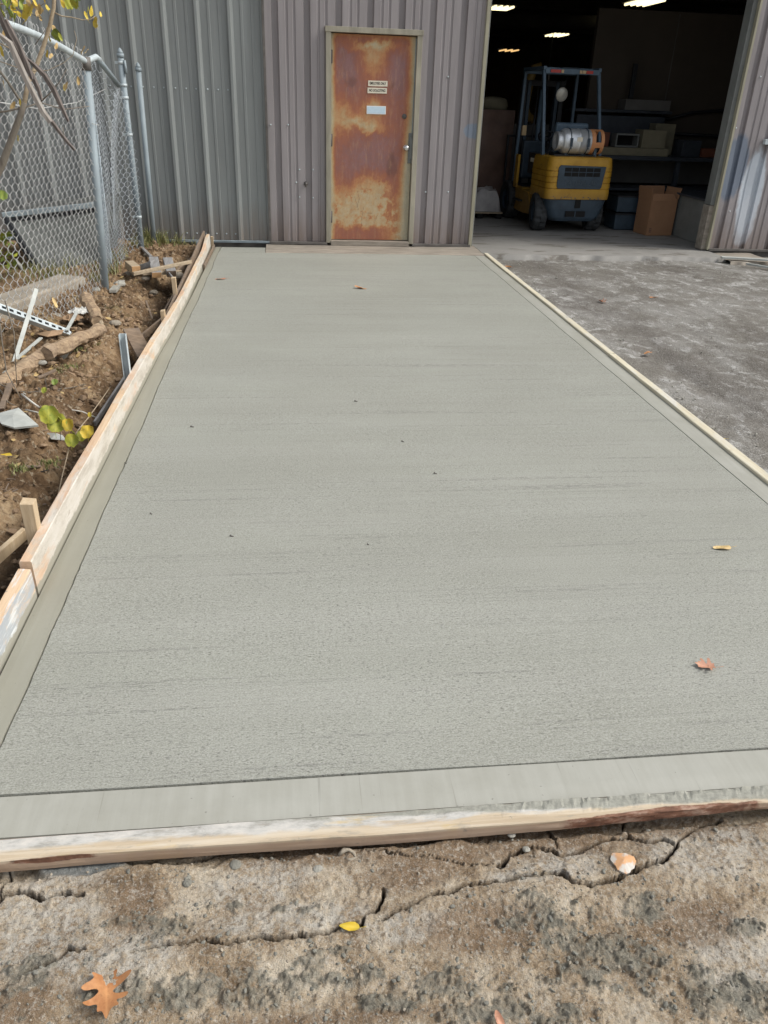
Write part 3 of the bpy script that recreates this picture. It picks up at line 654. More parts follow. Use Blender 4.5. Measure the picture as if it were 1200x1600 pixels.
o = MB().box((9.0, 28.0, -0.104), (28.0, 37.0, 0.2)).build('garage_floor', M['gfloor']); tag(o, 'dusty concrete floor inside the dark garage', kind='structure')
o = slabby('asphalt_lip', 5.0, 5.55, 8.72, 9.3, -0.018, M['threshold'], 'broken concrete lip at the corner of the apron', 0.02, 0.03, 0.10)

# ------------------------------------------------------------------ the metal building
def building():
    root = empty('metal_building', (1.2, YW, 0)); tag(root, 'ribbed metal warehouse, grey on one side and mauve round the rusty door and open garage', 'building')
    # profile: list of (x offset, depth outward) within one pitch
    def panel(x0, x1, z0, z1, mat, kind, pitch, phase, dent=0.0015, y=YW, curl=None):
        xs = []; k0 = math.floor((x0-phase)/pitch)-1
        if kind == 'rib': prof = [(-0.034, 0), (-0.018, 0.032), (0.006, 0.032), (0.034, 0), (0.098, 0), (0.105, 0.005), (0.125, 0.005), (0.132, 0), (0.205, 0), (0.212, 0.005), (0.232, 0.005), (0.239, 0)]
        else: prof = [(-0.036, 0), (-0.030, -0.038), (0.030, -0.038), (0.036, 0), (0.100, 0), (0.107, -0.009), (0.125, -0.009), (0.132, 0), (0.176, 0), (0.183, -0.009), (0.201, -0.009), (0.208, 0)]
        for k in range(k0, k0+40):
            for a, d in prof:
                xs.append((phase+k*pitch+a, d))
        pts = [p for p in xs if x0 < p[0] < x1]
        def at(x):
            for (a, d), (b, e) in zip(xs[:-1], xs[1:]):
                if a <= x <= b: return d+(e-d)*(x-a)/(b-a+1e-9)
            return 0
        pts = [(x0, at(x0))]+pts+[(x1, at(x1))]
        n = max(2, int((z1-z0)/0.10)); mb = MB(); vs = []
        zs = [z0+(z1-z0)*i/n for i in range(n+1)]
        PX, PZ = np.meshgrid([p[0] for p in pts], zs); DY = (fbm(PX*3+5, PZ*2.2, 3, 17)-0.5)*2*dent
        for iz, z in enumerate(zs):
            for ix, (x, d) in enumerate(pts):
                dy = float(DY[iz, ix])
                if curl: dy += curl(x, z)
                vs.append((x, y-d+dy, z))
        N = len(pts); fs = [(i*N+j, i*N+j+1, (i+1)*N+j+1, (i+1)*N+j) for i in range(n) for j in range(N-1)]
        mb.add(vs, fs); o = mb.build('wall_panel', mat, root, fixn=False)
        sd_ = o.modifiers.new('sheet', 'SOLIDIFY'); sd_.thickness = 0.0012; sd_.offset = 0
        return o
    TOP = 4.4
    px = 0.322; ph = W(657+2, 375, YW).x
    gp = 0.3245; gph = W(330, 370, YW).x
    seam = W(418.5, 250, YW).x
    # grey side: sheets about a metre wide, each overlapping on a rib
    e = [-5.6]; k = -5.6
    ribs = [gph + gp*i for i in range(-17, 3)]
    cuts = [-5.9] + [r_ for i, r_ in enumerate(ribs) if i % 3 == 1] + [seam-0.012]
    cuts = sorted(c for c in cuts if c < seam)
    for a, b in zip(cuts[:-1], cuts[1:]):
        if b-a > 0.05: panel(a, b, 0.03, TOP, M['grey_wall'], 'rib', gp, gph, 0.003, y=YW+0.02)
    DL, DR = W(513, 200, YW).x-0.004, W(655, 200, YW).x+0.008      # outer sides of the door frame
    DL = W(509.5, 375, YW).x; DR = W(644.5, 375, YW).x
    JL = W(734.5, 385, YW).x; JR = W(1104, 392, YW).x
    ZD = 2.095
    panel(seam+0.012, DL, 0.02, TOP, M['mauve_wall'], 'groove', px, ph, 0.003)
    panel(DL, DR, ZD, TOP, M['mauve_wall'], 'groove', px, ph, 0.002)
    panel(DR, JL-0.03, 0.02, TOP, M['mauve_wall'], 'groove', px, ph, 0.004)
    def curl(x, z): return -0.022*math.exp(-((x-JR-0.02)/0.10)**2)*math.exp(-((z-0.62)/0.33)**2) + 0.014*math.exp(-((x-JR-0.33)/0.08)**2-((z-0.75)/0.3)**2)
    panel(JR+0.012, JR+1.02, 0.02, TOP, M['mauve_wall'], 'groove', px, ph+0.05, 0.011, curl=curl)
    panel(JR+1.03, JR+2.2, 0.02, TOP, M['mauve_wall'], 'groove', px, ph+0.05, 0.006)
    panel(JR+2.21, 12.0, 0.02, TOP, M['mauve_wall'], 'groove', px, ph+0.05, 0.004)
    panel(JL-0.03, JR+0.012, 3.6, TOP, M['mauve_wall'], 'groove', px, ph, 0.002)
    # trims
    def part(name, mb, mat, bevel=0.0015): return mb.build(name, mat, root, bevel=bevel)
    part('corner_trim', MB().box((seam, YW-0.012, 2.2), (0.024, 0.035, 4.36)), M['dark_trim'])
    part('base_trim', MB().box(((-5.9+seam)/2, YW-0.018, 0.024), (seam+5.9, 0.035, 0.022)), M['steel_dull'])
    part('base_trim', MB().box(((seam+DL)/2, YW-0.028, 0.022), (DL-seam+0.02, 0.050, 0.026)), M['dark_trim'])
    part('base_trim', MB().box(((DR+JL)/2-0.01, YW-0.028, 0.018), (JL-DR, 0.050, 0.026)), M['dark_trim'])
    part('base_trim', MB().box(((JR+12)/2, YW-0.026, 0.016), (12-JR, 0.045, 0.024)), M['dark_trim'])
    part('foundation', MB().box(((-5.9+JL)/2, YW+0.10, -0.20), (JL+5.9-0.04, 0.16, 0.40)).box(((JR+12)/2+0.05, YW+0.10, -0.20), (12-JR, 0.16, 0.40)), M['dark_trim'], 0)
    part('jamb_trim', MB().box((JL-0.012, YW-0.012, 1.81), (0.034, 0.062, 3.60)), M['trim'])
    part('jamb_trim', MB().box((JR-0.004, YW-0.008, 1.80), (0.024, 0.055, 3.58)), M['trim'])
    # steel and timber jamb post seen inside the right side of the opening
    part('jamb_post', MB().box((JR-0.035, YW+0.10, 2.05), (0.055, 0.15, 3.08)), M['cabinet'], 0.004)
    part('jamb_post', MB().box((JR-0.037, YW+0.10, 0.255), (0.068, 0.16, 0.50)), M['threshold'], 0.006)
    part('jamb_post', MB().box((JL+0.004, YW+0.12, 1.8), (0.05, 0.20, 3.6)), M['cabinet'], 0.004)
    part('header', MB().box(((JL+JR)/2, YW+0.08, 3.70), (JR-JL, 0.14, 0.20)), M['cabinet'], 0.004)
    # interior shell
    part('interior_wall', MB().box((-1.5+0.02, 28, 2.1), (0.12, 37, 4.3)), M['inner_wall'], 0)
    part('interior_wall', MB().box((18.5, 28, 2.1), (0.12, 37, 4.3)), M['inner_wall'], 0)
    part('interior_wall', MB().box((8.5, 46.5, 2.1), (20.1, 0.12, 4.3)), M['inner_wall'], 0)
    part('wall_lining', MB().box((0.35, YW+0.30, 2.1), (3.55, 0.04, 4.3)), M['inner_wall'], 0)
    part('wall_lining', MB().box((11.85, YW+0.32, 2.1), (13.3, 0.04, 4.3)), M['inner_wall'], 0)
    b = MB().box((6.0, 28, 4.42), (27, 37.6, 0.06)); part('roof', b, M['inner_wall'], 0)
    for i in range(9): part('roof_beam', MB().box((8.5, 12+4*i, 4.22), (20, 0.16, 0.30)), M['inner_wall'], 0)
    # screws in rows
    sc = MB(); 
    for zrow in (0.10, 1.52, 2.35):
        for i in range(-16, 1):
            for a in (0.062, 0.17, 0.27):
                x = gph+gp*i+a
                if -5.8 < x < seam-0.03: sc.lathe([(0.0, -0.006), (0.006, -0.005), (0.009, 0), (0.009, 0.003)], 6, Matrix.Translation((x, YW+0.017, zrow)) @ Matrix.Rotation(R(90), 4, 'X') @ Matrix.Scale(-1, 4, (0, 0, 1)))
    for q in ((423, 195), (450, 195), (468, 265), (489, 265), (463, 285), (468, 308), (489, 309), (700, 120), (700, 300), (665, 300), (1188, 120), (1150, 200), (1140, 330)):
        p = W(q[0], q[1], YW); sc.lathe([(0.0, -0.009), (0.007, -0.008), (0.010, 0), (0.010, 0.004)], 6, Matrix.Translation((p.x, YW-0.002, p.z)) @ Matrix.Rotation(R(90), 4, 'X') @ Matrix.Scale(-1, 4, (0, 0, 1)))
    tag(sc.build('screws', M['steel'], root), kind='stuff')
    # small tap stub on the wall
    p = W(478, 287, YW); mb = MB(); RX = Matrix.Rotation(R(90), 4, 'X')
    mb.lathe([(0, 0.055), (0.010, 0.055), (0.013, 0.04), (0.013, 0.012), (0.024, 0.010), (0.024, 0), (0, 0)], 14, Matrix.Translation((p.x, YW-0.001, p.z)) @ RX)
    mb.tube([(p.x, YW-0.035, p.z), (p.x, YW-0.042, p.z-0.03)], 0.008, 8)
    part('tap_stub', mb, M['dark_trim'], 0)
    part('wall_bracket', MB().box((W(1199, 218, YW).x+0.03, YW-0.03, 1.20), (0.16, 0.05, 0.055)), M['steel'], 0.003)
    # ---- door frame
    FI = 0.052; mb = MB()
    mb.box((DL+FI/2, YW-0.010, (ZD+0.03)/2+0.015), (FI, 0.080, ZD-0.0)); mb.box((DR-FI/2, YW-0.010, (ZD+0.03)/2+0.015), (FI, 0.080, ZD-0.0))
    mb.box(((DL+DR)/2, YW-0.012, ZD+0.005), (DR-DL+0.016, 0.090, 0.050))
    mb.box((DL+FI+0.006, YW+0.045, 1.05), (0.012, 0.03, 2.0)); mb.box((DR-FI-0.006, YW+0.045, 1.05), (0.012, 0.03, 2.0))
    part('door_frame', mb, M['frame_green'], 0.003)
    part('door_sill', MB().box(((DL+DR)/2, YW+0.0, 0.030), (DR-DL-2*FI, 0.13, 0.05)), M['threshold'], 0.004)
    # ---- rusty door, painted point by point
    x0, x1 = DL+FI+0.005, DR-FI-0.006; z0, z1 = 0.062, ZD-0.028; U = np.linspace(0, 1, 110); V = np.linspace(0, 1, 240); UU, VV = np.meshgrid(U, V)
    X = x0+UU*(x1-x0); Z = z0+VV*(z1-z0)
    nu = UU+(fbm(UU*7, VV*14, 5, 501, 0.65)-0.5)*0.10; nv = VV+(fbm(UU*9, VV*16, 5, 511, 0.68)-0.5)*0.085
    def bx(a, b, c, d, su=0.06, sv=0.03): return sm(a-su, a+su, nu)*sm(b+su, b-su, nu)*sm(c-sv, c+sv, nv)*sm(d+sv, d-sv, nv)
    def gs(cx, cy, sx, sy): return np.exp(-np.abs((nu-cx)/sx)**2.4-np.abs((nv-cy)/sy)**2.4)
    rust = 0.70+0*UU
    for cx, cy, sx, sy, k in ((0.22, 0.85, 0.17, 0.11, 0.27), (0.83, 0.84, 0.14, 0.11, 0.27), (0.45, 0.42, 0.40, 0.12, 0.20), (0.75, 0.60, 0.2, 0.16, 0.06), (0.50, 0.955, 0.30, 0.022, -0.50), (0.48, 0.87, 0.17, 0.075, -0.30), (0.50, 0.91, 0.16, 0.03, -0.18),
                              (0.09, 0.62, 0.14, 0.10, -0.36), (0.53, 0.66, 0.16, 0.045, -0.50), (0.48, 0.585, 0.26, 0.024, -0.42), (0.30, 0.60, 0.18, 0.035, -0.26), (0.53, 0.56, 0.14, 0.015, -0.3), (0.20, 0.65, 0.08, 0.03, -0.14)):
        rust = rust + k*gs(cx, cy, sx, sy)
    low = sm(0.38, 0.215, nv+0.035*np.sin(UU*7+1)+0.05*(UU > 0.62)*(UU-0.62)/0.3)
    speck = sm(0.44, 0.66, fbm(UU*16, VV*34, 5, 531, 0.7)+0.20*sm(0.60, 0.85, UU)-0.10*sm(0.5, 0.2, np.abs(UU-0.42)))
    rust = rust*(1-low) + low*(0.16+0.32*speck)
    rust = np.maximum(rust, (0.66-0.25*sm(0.5, 0.9, UU))*sm(0.105, 0.045, nv)*sm(0.95, 0.75, nu))
    rust = rust + (fbm(UU*26, VV*56, 5, 521, 0.72)-0.5)*0.26
    rust = rust*sm(-0.01, 0.075, nu*0.35+UU*0.65)*sm(1.02, 0.86, nu*0.35+UU*0.65+0.05*sm(0.75, 0.3, VV)) + 0.06
    rust = rust*(1-0.35*sm(0.975, 1.0, VV))
    dark = sm(0.5, 0.75, fbm(UU*8, VV*14, 4, 541)*0.8+0.35*np.exp(-((UU-0.76)/0.10)**2-((VV-0.38)/0.09)**2)+0.3*np.exp(-((UU-0.25)/0.07)**2-((VV-0.78)/0.05)**2)+0.3*np.exp(-((UU-0.74)/0.07)**2-((VV-0.765)/0.03)**2)-0.1)
    scr = np.zeros_like(UU)
    for l in ([(0.33, 0.27), (0.36, 0.21), (0.32, 0.17)], [(0.38, 0.155), (0.43, 0.14), (0.52, 0.142)], [(0.42, 0.18), (0.40, 0.12), (0.38, 0.06)], [(0.60, 0.13), (0.56, 0.09)], [(0.30, 0.23), (0.35, 0.16)]):
        scr = np.maximum(scr, 0.7*sm(0.0055, 0.001, seg_dist(UU+(fbm(UU*30,VV*60,2,551)-.5)*.02, VV*2.2, [(a, b*2.2) for a, b in l])))
    m = Mt('rusted_door_paint', 0.62, 0, 0.35)
    f = m.math('ADD', m.attr('rust'), m.math('MULTIPLY', m.math('SUBTRACT', m.noise(38, 6, 0.7), 0.5), 0.20))
    c = m.ramp(f, [(0.0, (0.40, 0.40, 0.31)), (0.12, (0.55, 0.48, 0.32)), (0.28, (0.55, 0.37, 0.19)), (0.45, (0.52, 0.25, 0.11)), (0.64, (0.39, 0.150, 0.085)), (0.82, (0.33, 0.140, 0.105)), (1.0, (0.29, 0.160, 0.155))])
    c = m.mix(m.math('MULTIPLY', m.attr('dark'), 0.40), c, (0.115, 0.055, 0.045)); c = m.mix(m.math('MULTIPLY', m.attr('scratch'), 0.75), c, (0.16, 0.07, 0.035))
    c = m.mix(m.ramp(m.noise(90, 4, 0.7), [(0.60, 0.0), (0.68, 0.5)]), c, (0.14, 0.07, 0.04)); c = m.mix(m.ramp(m.noise(6, 7, 0.75, st=(2.5, 1, 0.7)), [(0.35, 0.25), (0.6, 0.0)]), c, (0.16, 0.08, 0.055)); c = m.mix(m.ramp(m.noise(9, 7, 0.75, st=(2.5, 1, 0.5), loc=(3, 1, 5)), [(0.52, 0.0), (0.70, 0.38)]), c, (0.62, 0.38, 0.22))
    m.col(c); m.rough(m.ramp(f, [(0.1, 0.42), (0.6, 0.75)])); m.bump(m.noise(60, 5, 0.7), 0.25, 0.003)
    YD = YW+0.014
    door = grid_mesh('door', X, np.full_like(X, YD), Z, m.m, {'rust': rust, 'dark': dark, 'scratch': scr}, smooth=False, parent=root)
    sdm = door.modifiers.new('thick', 'SOLIDIFY'); sdm.thickness = 0.044; sdm.offset = -1
    w_, h_ = x1-x0, z1-z0
    def dp(px_, py_): p = W(px_, py_, YW); return p.x, p.z
    def plaque(px0, py0, px1, py1, txt, mats, ang=R(0.5)):
        a = dp(px0, py0); b = dp(px1, py1); cx, cz = (a[0]+b[0])/2, (a[1]+b[1])/2; ww = 0.205; hh = 0.052
        mb = MB(); Rm = Matrix.Rotation(-ang, 3, 'Y')
        mb.box((cx, YD-0.004, cz), (ww, 0.004, hh if txt else 0.078), Rm)
        if not txt: mb.m = 1; mb.box((cx, YD-0.0068, cz), (ww-0.018, 0.0012, 0.062), Rm)
        ob = mb.build('sign_plaque', mats, door)
        if txt:
            cu = bpy.data.curves.new('t', 'FONT'); cu.body = txt; cu.size = 0.0335; cu.align_x = 'CENTER'; cu.align_y = 'CENTER'; cu.extrude = 0.0004; cu.offset = 0.0006; cu.resolution_u = 3
            to = bpy.data.objects.new('t', cu); COL.objects.link(to); bpy.context.view_layer.update()
            me = bpy.data.meshes.new_from_object(to.evaluated_get(bpy.context.evaluated_depsgraph_get())); bpy.data.objects.remove(to)
            xs = [v.co.x for v in me.vertices]; k = (ww*0.84)/(max(xs)-min(xs))
            for v in me.vertices:
                q = Rm @ Vector((v.co.x*k, -0.0070-v.co.z, v.co.y)); v.co = Vector((cx, YD, cz)) + q - wloc(door)
            mb2 = MB(); mb2.v = [tuple(v.co) for v in ob.data.vertices]; mb2.f = [list(p.vertices) for p in ob.data.polygons]; mb2.mi = [0]*len(mb2.f); mb2.sm = [False]*len(mb2.f)
            mb2.m = 1; mb2.add([tuple(v.co) for v in me.vertices], [list(p.vertices) for p in me.polygons])
            me2 = bpy.data.meshes.new('sign_plaque'); me2.from_pydata(mb2.v, [], mb2.f); 
            for mm in mats: me2.materials.append(mm)
            me2.polygons.foreach_set('material_index', mb2.mi); me2.update(); ob.data = me2
        return ob
    tag(plaque(576, 126, 605, 135, 'EMPLOYEES ONLY', [M['cream_plate'], M['text']]), 'cream plaque reading EMPLOYEES ONLY')
    tag(plaque(575, 137, 604, 146, 'NO SOLICITING', [M['cream_plate'], M['text']]), 'cream plaque reading NO SOLICITING')
    tag(plaque(574, 166, 602, 178, '', [M['white_plate'], M['blue_plate']]), 'pale blue sticker with a white border')
    RX = Matrix.Rotation(R(90), 4, 'X')
    a = dp(632, 182); mb = MB(); mb.lathe([(0, 0.012), (0.012, 0.012), (0.013, 0.008), (0.024, 0.006), (0.026, 0), (0, 0)], 20, Matrix.Translation((a[0], YD-0.002, a[1])) @ RX); mb.build('deadbolt', M['dark_trim'], door)
    a = dp(634.5, 231); mb = MB(); mb.lathe([(0, 0.062), (0.014, 0.061), (0.026, 0.052), (0.029, 0.042), (0.024, 0.030), (0.012, 0.022), (0.011, 0.006), (0.028, 0.004), (0.030, 0), (0, 0)], 24, Matrix.Translation((a[0], YD-0.002, a[1])) @ RX); mb.build('door_knob', M['chrome'], door)
    a = dp(642.5, 232); mb = MB(); mb.box((a[0], YD-0.011, a[1]), (0.066, 0.012, 0.30)); mb.box((a[0]-0.004, YD-0.022, a[1]), (0.032, 0.016, 0.215), taper=0.94)
    for s_ in (-1, 1): mb.box((a[0]-0.012, YD-0.018, a[1]+s_*0.122), (0.022, 0.006, 0.022))
    mb.build('latch_guard', M['cabinet'], door, bevel=0.003)
    for zh in (1.86, 1.08, 0.30): 
        mb = MB(); mb.tube([(x0-0.004, YD-0.010, zh-0.062), (x0-0.004, YD-0.010, zh+0.062)], 0.009, 10); mb.box((x0+0.006, YD-0.004, zh), (0.016, 0.006, 0.12)); mb.build('hinge', M['dark_trim'], door)
    mb = MB(); mb.box((x1+0.001, YD-0.004, 1.50), (0.008, 0.012, 1.10)); mb.build('weather_strip', M['steel_dull'], door)
    return JL, JR, seam
JL, JR, SEAM = building()

# ceiling lights deep in the garage
em = Mt('lit_tube', 0.5); em.b.inputs['Emission Color'].default_value = (1.0, 0.86, 0.50, 1); em.b.inputs['Emission Strength'].default_value = 1.45; em.col((0.8, 0.8, 0.7))
emd = Mt('dim_tube', 0.5); emd.b.inputs['Emission Color'].default_value = (1.0, 0.62, 0.25, 1); emd.b.inputs['Emission Strength'].default_value = 0.8; emd.col((0.8, 0.8, 0.7))
def lamp(px_, py_, em_, label, n=4, rod=False, wdt=0.62, ln=1.25):
    d = ray(px_, py_); t = (3.72-CAM_H)/d[2]; x, y = d[0]*t, d[1]*t
    r = empty('ceiling_light', (x, y, 3.72)); tag(r, label, 'ceiling light', 'strip lights under the garage roof')
    MB().box((x, y, 3.775), (wdt+0.06, ln+0.06, 0.05)).build('housing', M['cabinet'], r, bevel=0.004)
    for i in range(n):
        xx = x-wdt/2+wdt*(i+0.5)/n; MB().tube([(xx, y-ln/2, 3.722), (xx, y+ln/2, 3.722)], 0.030, 8).build('tube', em_.m, r)
    for sx in (-1, 1): MB().tube([(x+sx*0.3, y, 3.8), (x+sx*0.3, y, 4.39)], 0.006, 5).build('hanger', M['steel_dull'], r)
    if rod: MB().tube([(x-0.32, y-0.6, 3.75), (x-0.35, y-0.6, 1.9)], 0.012, 5).build('pull_cord', M['steel_dull'], r)
lamp(780, 14, em, 'bright four tube ceiling light half hidden behind the garage door post')
lamp(870, 55, em, 'bright ceiling light above the forklift with a long pull cord hanging from it', rod=True)
lamp(1007, 4, em, 'bright four tube ceiling light cut off by the upper edge of the photo')
lamp(795, 79, emd, 'dim orange ceiling light farthest back in the garage', n=3, wdt=0.9, ln=1.4)

# ------------------------------------------------------------------ timber forms round the slab
def noisy_board(name, a, b, th, z0, z1, mat, label, group='form boards round the new slab', seg=0.06, amp=0.003, lean=0.0, taperend=None, notch=None):
    # plank on edge from a=(x,y) to b; th thickness, z0..z1 height, wavering edges
    a = Vector((*a, 0)); b = Vector((*b, 0)); y_a = a.x < 0 and b.x < 0; d = (b-a); L = d.length; d.normalize(); r = Vector((d.y, -d.x, 0))
    n = max(2, int(L/seg)); vs = []; so = random.random()*50
    for i in range(n+1):
        t = i/n; p = a+d*L*t
        def nz(k): return (float(fbm(np.array([t*L*1.6+so+k*9]), np.array([k*3.3]), 3, 601)[0])-0.5)*2*amp
        top = z1 if not callable(z1) else z1(t); bot = z0 if not callable(z0) else z0(t)
        c = 0.0035
        ring = [(-th/2, bot), (th/2, bot), (th/2+nz(1), top-c), (th/2-c, top+nz(2)), (-th/2+c, top+nz(3)), (-th/2+nz(4), top-c)]
        for u, z in ring:
            q = p + r*(u+lean*(z-bot)); vs.append((q.x+nz(5)+(float(XL(q.y))-SX0 if y_a else 0), q.y+nz(6) if abs(d.x) > 0.7 else q.y, z))
    N = 6; fs = [(i*N+k, i*N+(k+1) % N, (i+1)*N+(k+1) % N, (i+1)*N+k) for i in range(n) for k in range(N)] + [tuple(range(N)), tuple(range(n*N, n*N+N))[::-1]]
    o = MB().add(vs, fs).build(name, mat)
    tag(o, label, 'form board', group); return o
lb = -0.15
mL = mat_board('form_timber_left', 'y', 0.176, 0.5); mL2 = mat_board('form_timber_near', 'y', 0.176, 0.2, blue=True); mR = mat_board('form_timber_right', 'y', 0.03, 0.0, pale=True)
noisy_board('form_board', (SX0-0.022, 2.30), (SX0-0.022, 6.05), 0.040, lb, lambda t: 0.122-0.022*t, mL, 'long pinkish plank of the form, whitened with cement, beside the metal stake', lean=-0.02)
noisy_board('form_board', (SX0-0.026, 0.9), (SX0-0.024, 2.285), 0.040, lb, 0.104, mL2, 'near end plank of the trench side form, streaked blue white, lower than its neighbour', lean=-0.03)
noisy_board('form_board', (SX0-0.022, 6.07), (SX0-0.052, 9.0), 0.036, lb, lambda t: 0.095+0.05*sm(0.7, 1, t)*1.0, mL, 'far plank of the trench side form, thickly smeared white, ending by the grey wall', lean=-0.03)
noisy_board('form_board', (SX0-0.010, 7.9), (SX0-0.010, 9.06), 0.018, lb, 0.030, M['old_plank'], 'short thin brown strip between the white plank end and the slab')
noisy_board('form_board', (SX0-0.066, 5.8), (SX0-0.100, 9.15), 0.020, lambda t: lb+0.05, lambda t: 0.055+0.10*t, M['old_plank'], 'thin dark brown plank behind the trench side form', lean=-0.08)
noisy_board('form_board', (SX1+0.027, 5.02), (SX1+0.034, 8.86), 0.050, -0.06, 0.012, mR, 'far plank of the asphalt side form, ending at the garage apron', amp=0.003)
noisy_board('form_board', (SX1+0.026, 1.30), (SX1+0.026, 5.01), 0.052, -0.06, 0.012, mR, 'near plank of the asphalt side form, running out of the photo', amp=0.003)

def front_board():
    m = Mt('split_front_form_timber', 0.8, 0, 0.25)
    fib = m.noise(3.0, 6, 0.62, st=(0.8, 20, 20), dist=0.5)
    c = m.ramp(fib, [(0.3, (0.40, 0.31, 0.21)), (0.5, (0.54, 0.45, 0.33)), (0.7, (0.62, 0.55, 0.44))])
    # white cement film and grey grout over the back half of the top face
    yl = m.attr('back'); xl = m.attr('along'); fr = m.attr('face')
    s = m.noise(6, 6, 0.7, st=(0.7, 3.0, 1), dist=0.8)
    e = m.math('ADD', yl, m.math('MULTIPLY', m.math('SUBTRACT', s, 0.5), 1.1))
    c = m.mix(m.ramp(m.math('ADD', e, m.math('MULTIPLY', xl, 0.15)), [(0.44, 0.0), (0.62, 0.8)]), c, m.ramp(m.noise(10, 7, 0.75, st=(1, 2.5, 1)), [(0.38, (0.30, 0.31, 0.30)), (0.5, (0.50, 0.51, 0.50)), (0.62, (0.62, 0.61, 0.58))]))
    c = m.mix(m.ramp(m.noise(5, 4, 0.6, st=(1, 3, 1), loc=(3, 3, 3)), [(0.60, 0.0), (0.68, 0.7)]), c, (0.56, 0.43, 0.22))
    c = m.mix(m.ramp(m.noise(7, 5, 0.7, st=(1.2, 5, 1), loc=(7, 3, 3)), [(0.56, 0.0), (0.64, 0.55)]), c, (0.33, 0.30, 0.25))
    grout = m.math('ADD', m.math('ADD', yl, m.math('MULTIPLY', m.math('SUBTRACT', m.noise(9, 6, 0.7, st=(0.6, 2, 1), dist=0.6), 0.5), 0.9)), m.math('MULTIPLY', m.math('SUBTRACT', xl, 0.54), 1.6))
    c = m.mix(m.ramp(grout, [(0.60, 0.0), (0.74, 0.95)]), c, m.ramp(m.noise(60, 4, 0.7), [(0.3, (0.22, 0.22, 0.19)), (0.7, (0.36, 0.36, 0.31))]))
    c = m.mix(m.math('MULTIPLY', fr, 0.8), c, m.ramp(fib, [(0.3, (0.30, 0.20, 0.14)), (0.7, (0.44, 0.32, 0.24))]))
    # strip of bark along the front edge at the right hand end, and a little at the left
    bk = m.attr('bark'); bn = m.ramp(m.noise(30, 5, 0.7, st=(0.5, 1.5, 1)), [(0.35, (0.075, 0.035, 0.025)), (0.52, (0.20, 0.095, 0.06)), (0.65, (0.38, 0.26, 0.20))])
    c = m.mix(m.ramp(m.math('ADD', bk, m.math('MULTIPLY', m.math('SUBTRACT', m.noise(12, 5, 0.7, st=(1, 2, 1)), 0.5), 0.7)), [(0.50, 0.0), (0.60, 0.95)]), c, bn)
    c = m.mix(m.ramp(m.noise(40, 4, 0.7), [(0.66, 0.0), (0.72, 0.6)]), c, (0.20, 0.19, 0.16))
    m.col(c); m.bump(m.math('ADD', fib, s), 0.5, 0.005)
    n = 330; xs = np.linspace(-1.02, 1.62, n)
    # cross-section, back top -> front top -> front bottom -> back bottom
    cs = [(0.0, 0.0), (0.014, 0.0), (0.028, 0.0), (0.042, -0.0003), (0.0545, -0.0006), (0.0572, -0.003), (0.0575, -0.012), (0.0575, -0.026), (0.056, -0.038), (0.0, -0.038), (0.0, 0.0)]
    U = np.arange(len(cs)); X, K = np.meshgrid(xs, U); Yo = np.array([c_[0] for c_ in cs])[K]; Zo = np.array([c_[1] for c_ in cs])[K]
    top = (K <= 5)
    wid = 1.0 - 0.18*sm(0.6, 1.3, X)
    barkm = np.zeros_like(X); barkm += np.exp(-((X-0.87)/0.30)**2)*sm(2.5, 4.5, K+2.2*(X-0.72))*(K < 9); barkm += 0.8*np.exp(-((X+0.55)/0.13)**2)*sm(3.6, 5, K)*(K < 7)
    Yf = SY0-0.0035 - Yo*wid + (fbm(X*3, X*0, 3, 701)-0.5)*0.008*(Yo > 0.03) + 0.006*np.clip(barkm, 0, 1)*(fbm(X*30, K*1.0, 3, 711)-0.3)*(K > 3)
    bow = -0.004+0.006*np.sin(X*1.1)
    Z = Zo*(1-0.35*sm(0.3, 1.3, X)) + bow*0.5 + (fbm(X*8, K*0.7, 3, 721)-0.5)*0.004*top - 0.002*sm(0.2, 1.2, X)
    gr = sm(0.32, 0.6, fbm(X*30, Yo*200, 4, 731, 0.65))*sm(0.045, 0.0, Yo)*sm(0.1, 0.7, X)*(K < 6)
    Z += gr*0.0065
    o = grid_mesh('form_board', X[::-1], Yf[::-1], Z[::-1], m.m, {'back': (1-Yo/0.057)[::-1]*1.0, 'along': ((X+1.0)/2.6)[::-1], 'face': ((K >= 6)*1.0)[::-1], 'bark': np.clip(barkm, 0, 1)[::-1]}, smooth=False)
    tag(o, 'pale plank closing the near end of the slab, split with red bark along its edge', 'form board', 'form boards round the new slab')
front_board()

def stake(px0, py0, D, w_, t_, mat, label, zb=-0.3, tilt=0.0, grp='stakes holding the trench side form', cat='stake'):
    p = W(px0, py0, D); mb = MB()
    x, y = p.x, D; zt = p.z; vs = []
    for z, k in ((zb, 0.7), (zt-0.005, 1.0)):
        for sx, sy in ((-1, -1), (1, -1), (1, 1), (-1, 1)): vs.append((x+sx*w_/2*k+tilt*(z-zt), y+sy*t_/2*k, z+(random.uniform(-0.004, 0.006) if z > zb else 0)))
    mb.add(vs, [(0, 3, 2, 1), (4, 5, 6, 7), (0, 1, 5, 4), (1, 2, 6, 5), (2, 3, 7, 6), (3, 0, 4, 7)])
    o = mb.build('wooden_stake' if cat == 'stake' else cat.replace(' ', '_'), mat, bevel=0.002); tag(o, label, cat, grp); return o
stake(43, 781, 2.53, 0.045, 0.045, M['lead'], 'nearest chunky pine stake with a chipped top beside the brace')
stake(254, 484, 5.62, 0.030, 0.040, M['lead'], 'short pine stake by the trench in front of the thin kinked brace')
stake(271, 433, 6.45, 0.034, 0.040, M['lead'], 'tall narrow pine stake standing just before the lumber pile', tilt=-0.02)
stake(331, 369, 9.22, 0.030, 0.030, M['lead'], 'thin pine stake at the slab corner against the grey wall', zb=-0.1)
stake(309, 377, 8.55, 0.034, 0.030, M['steel_dull'], 'short grey stake on the trench side of the far white plank', zb=-0.1)
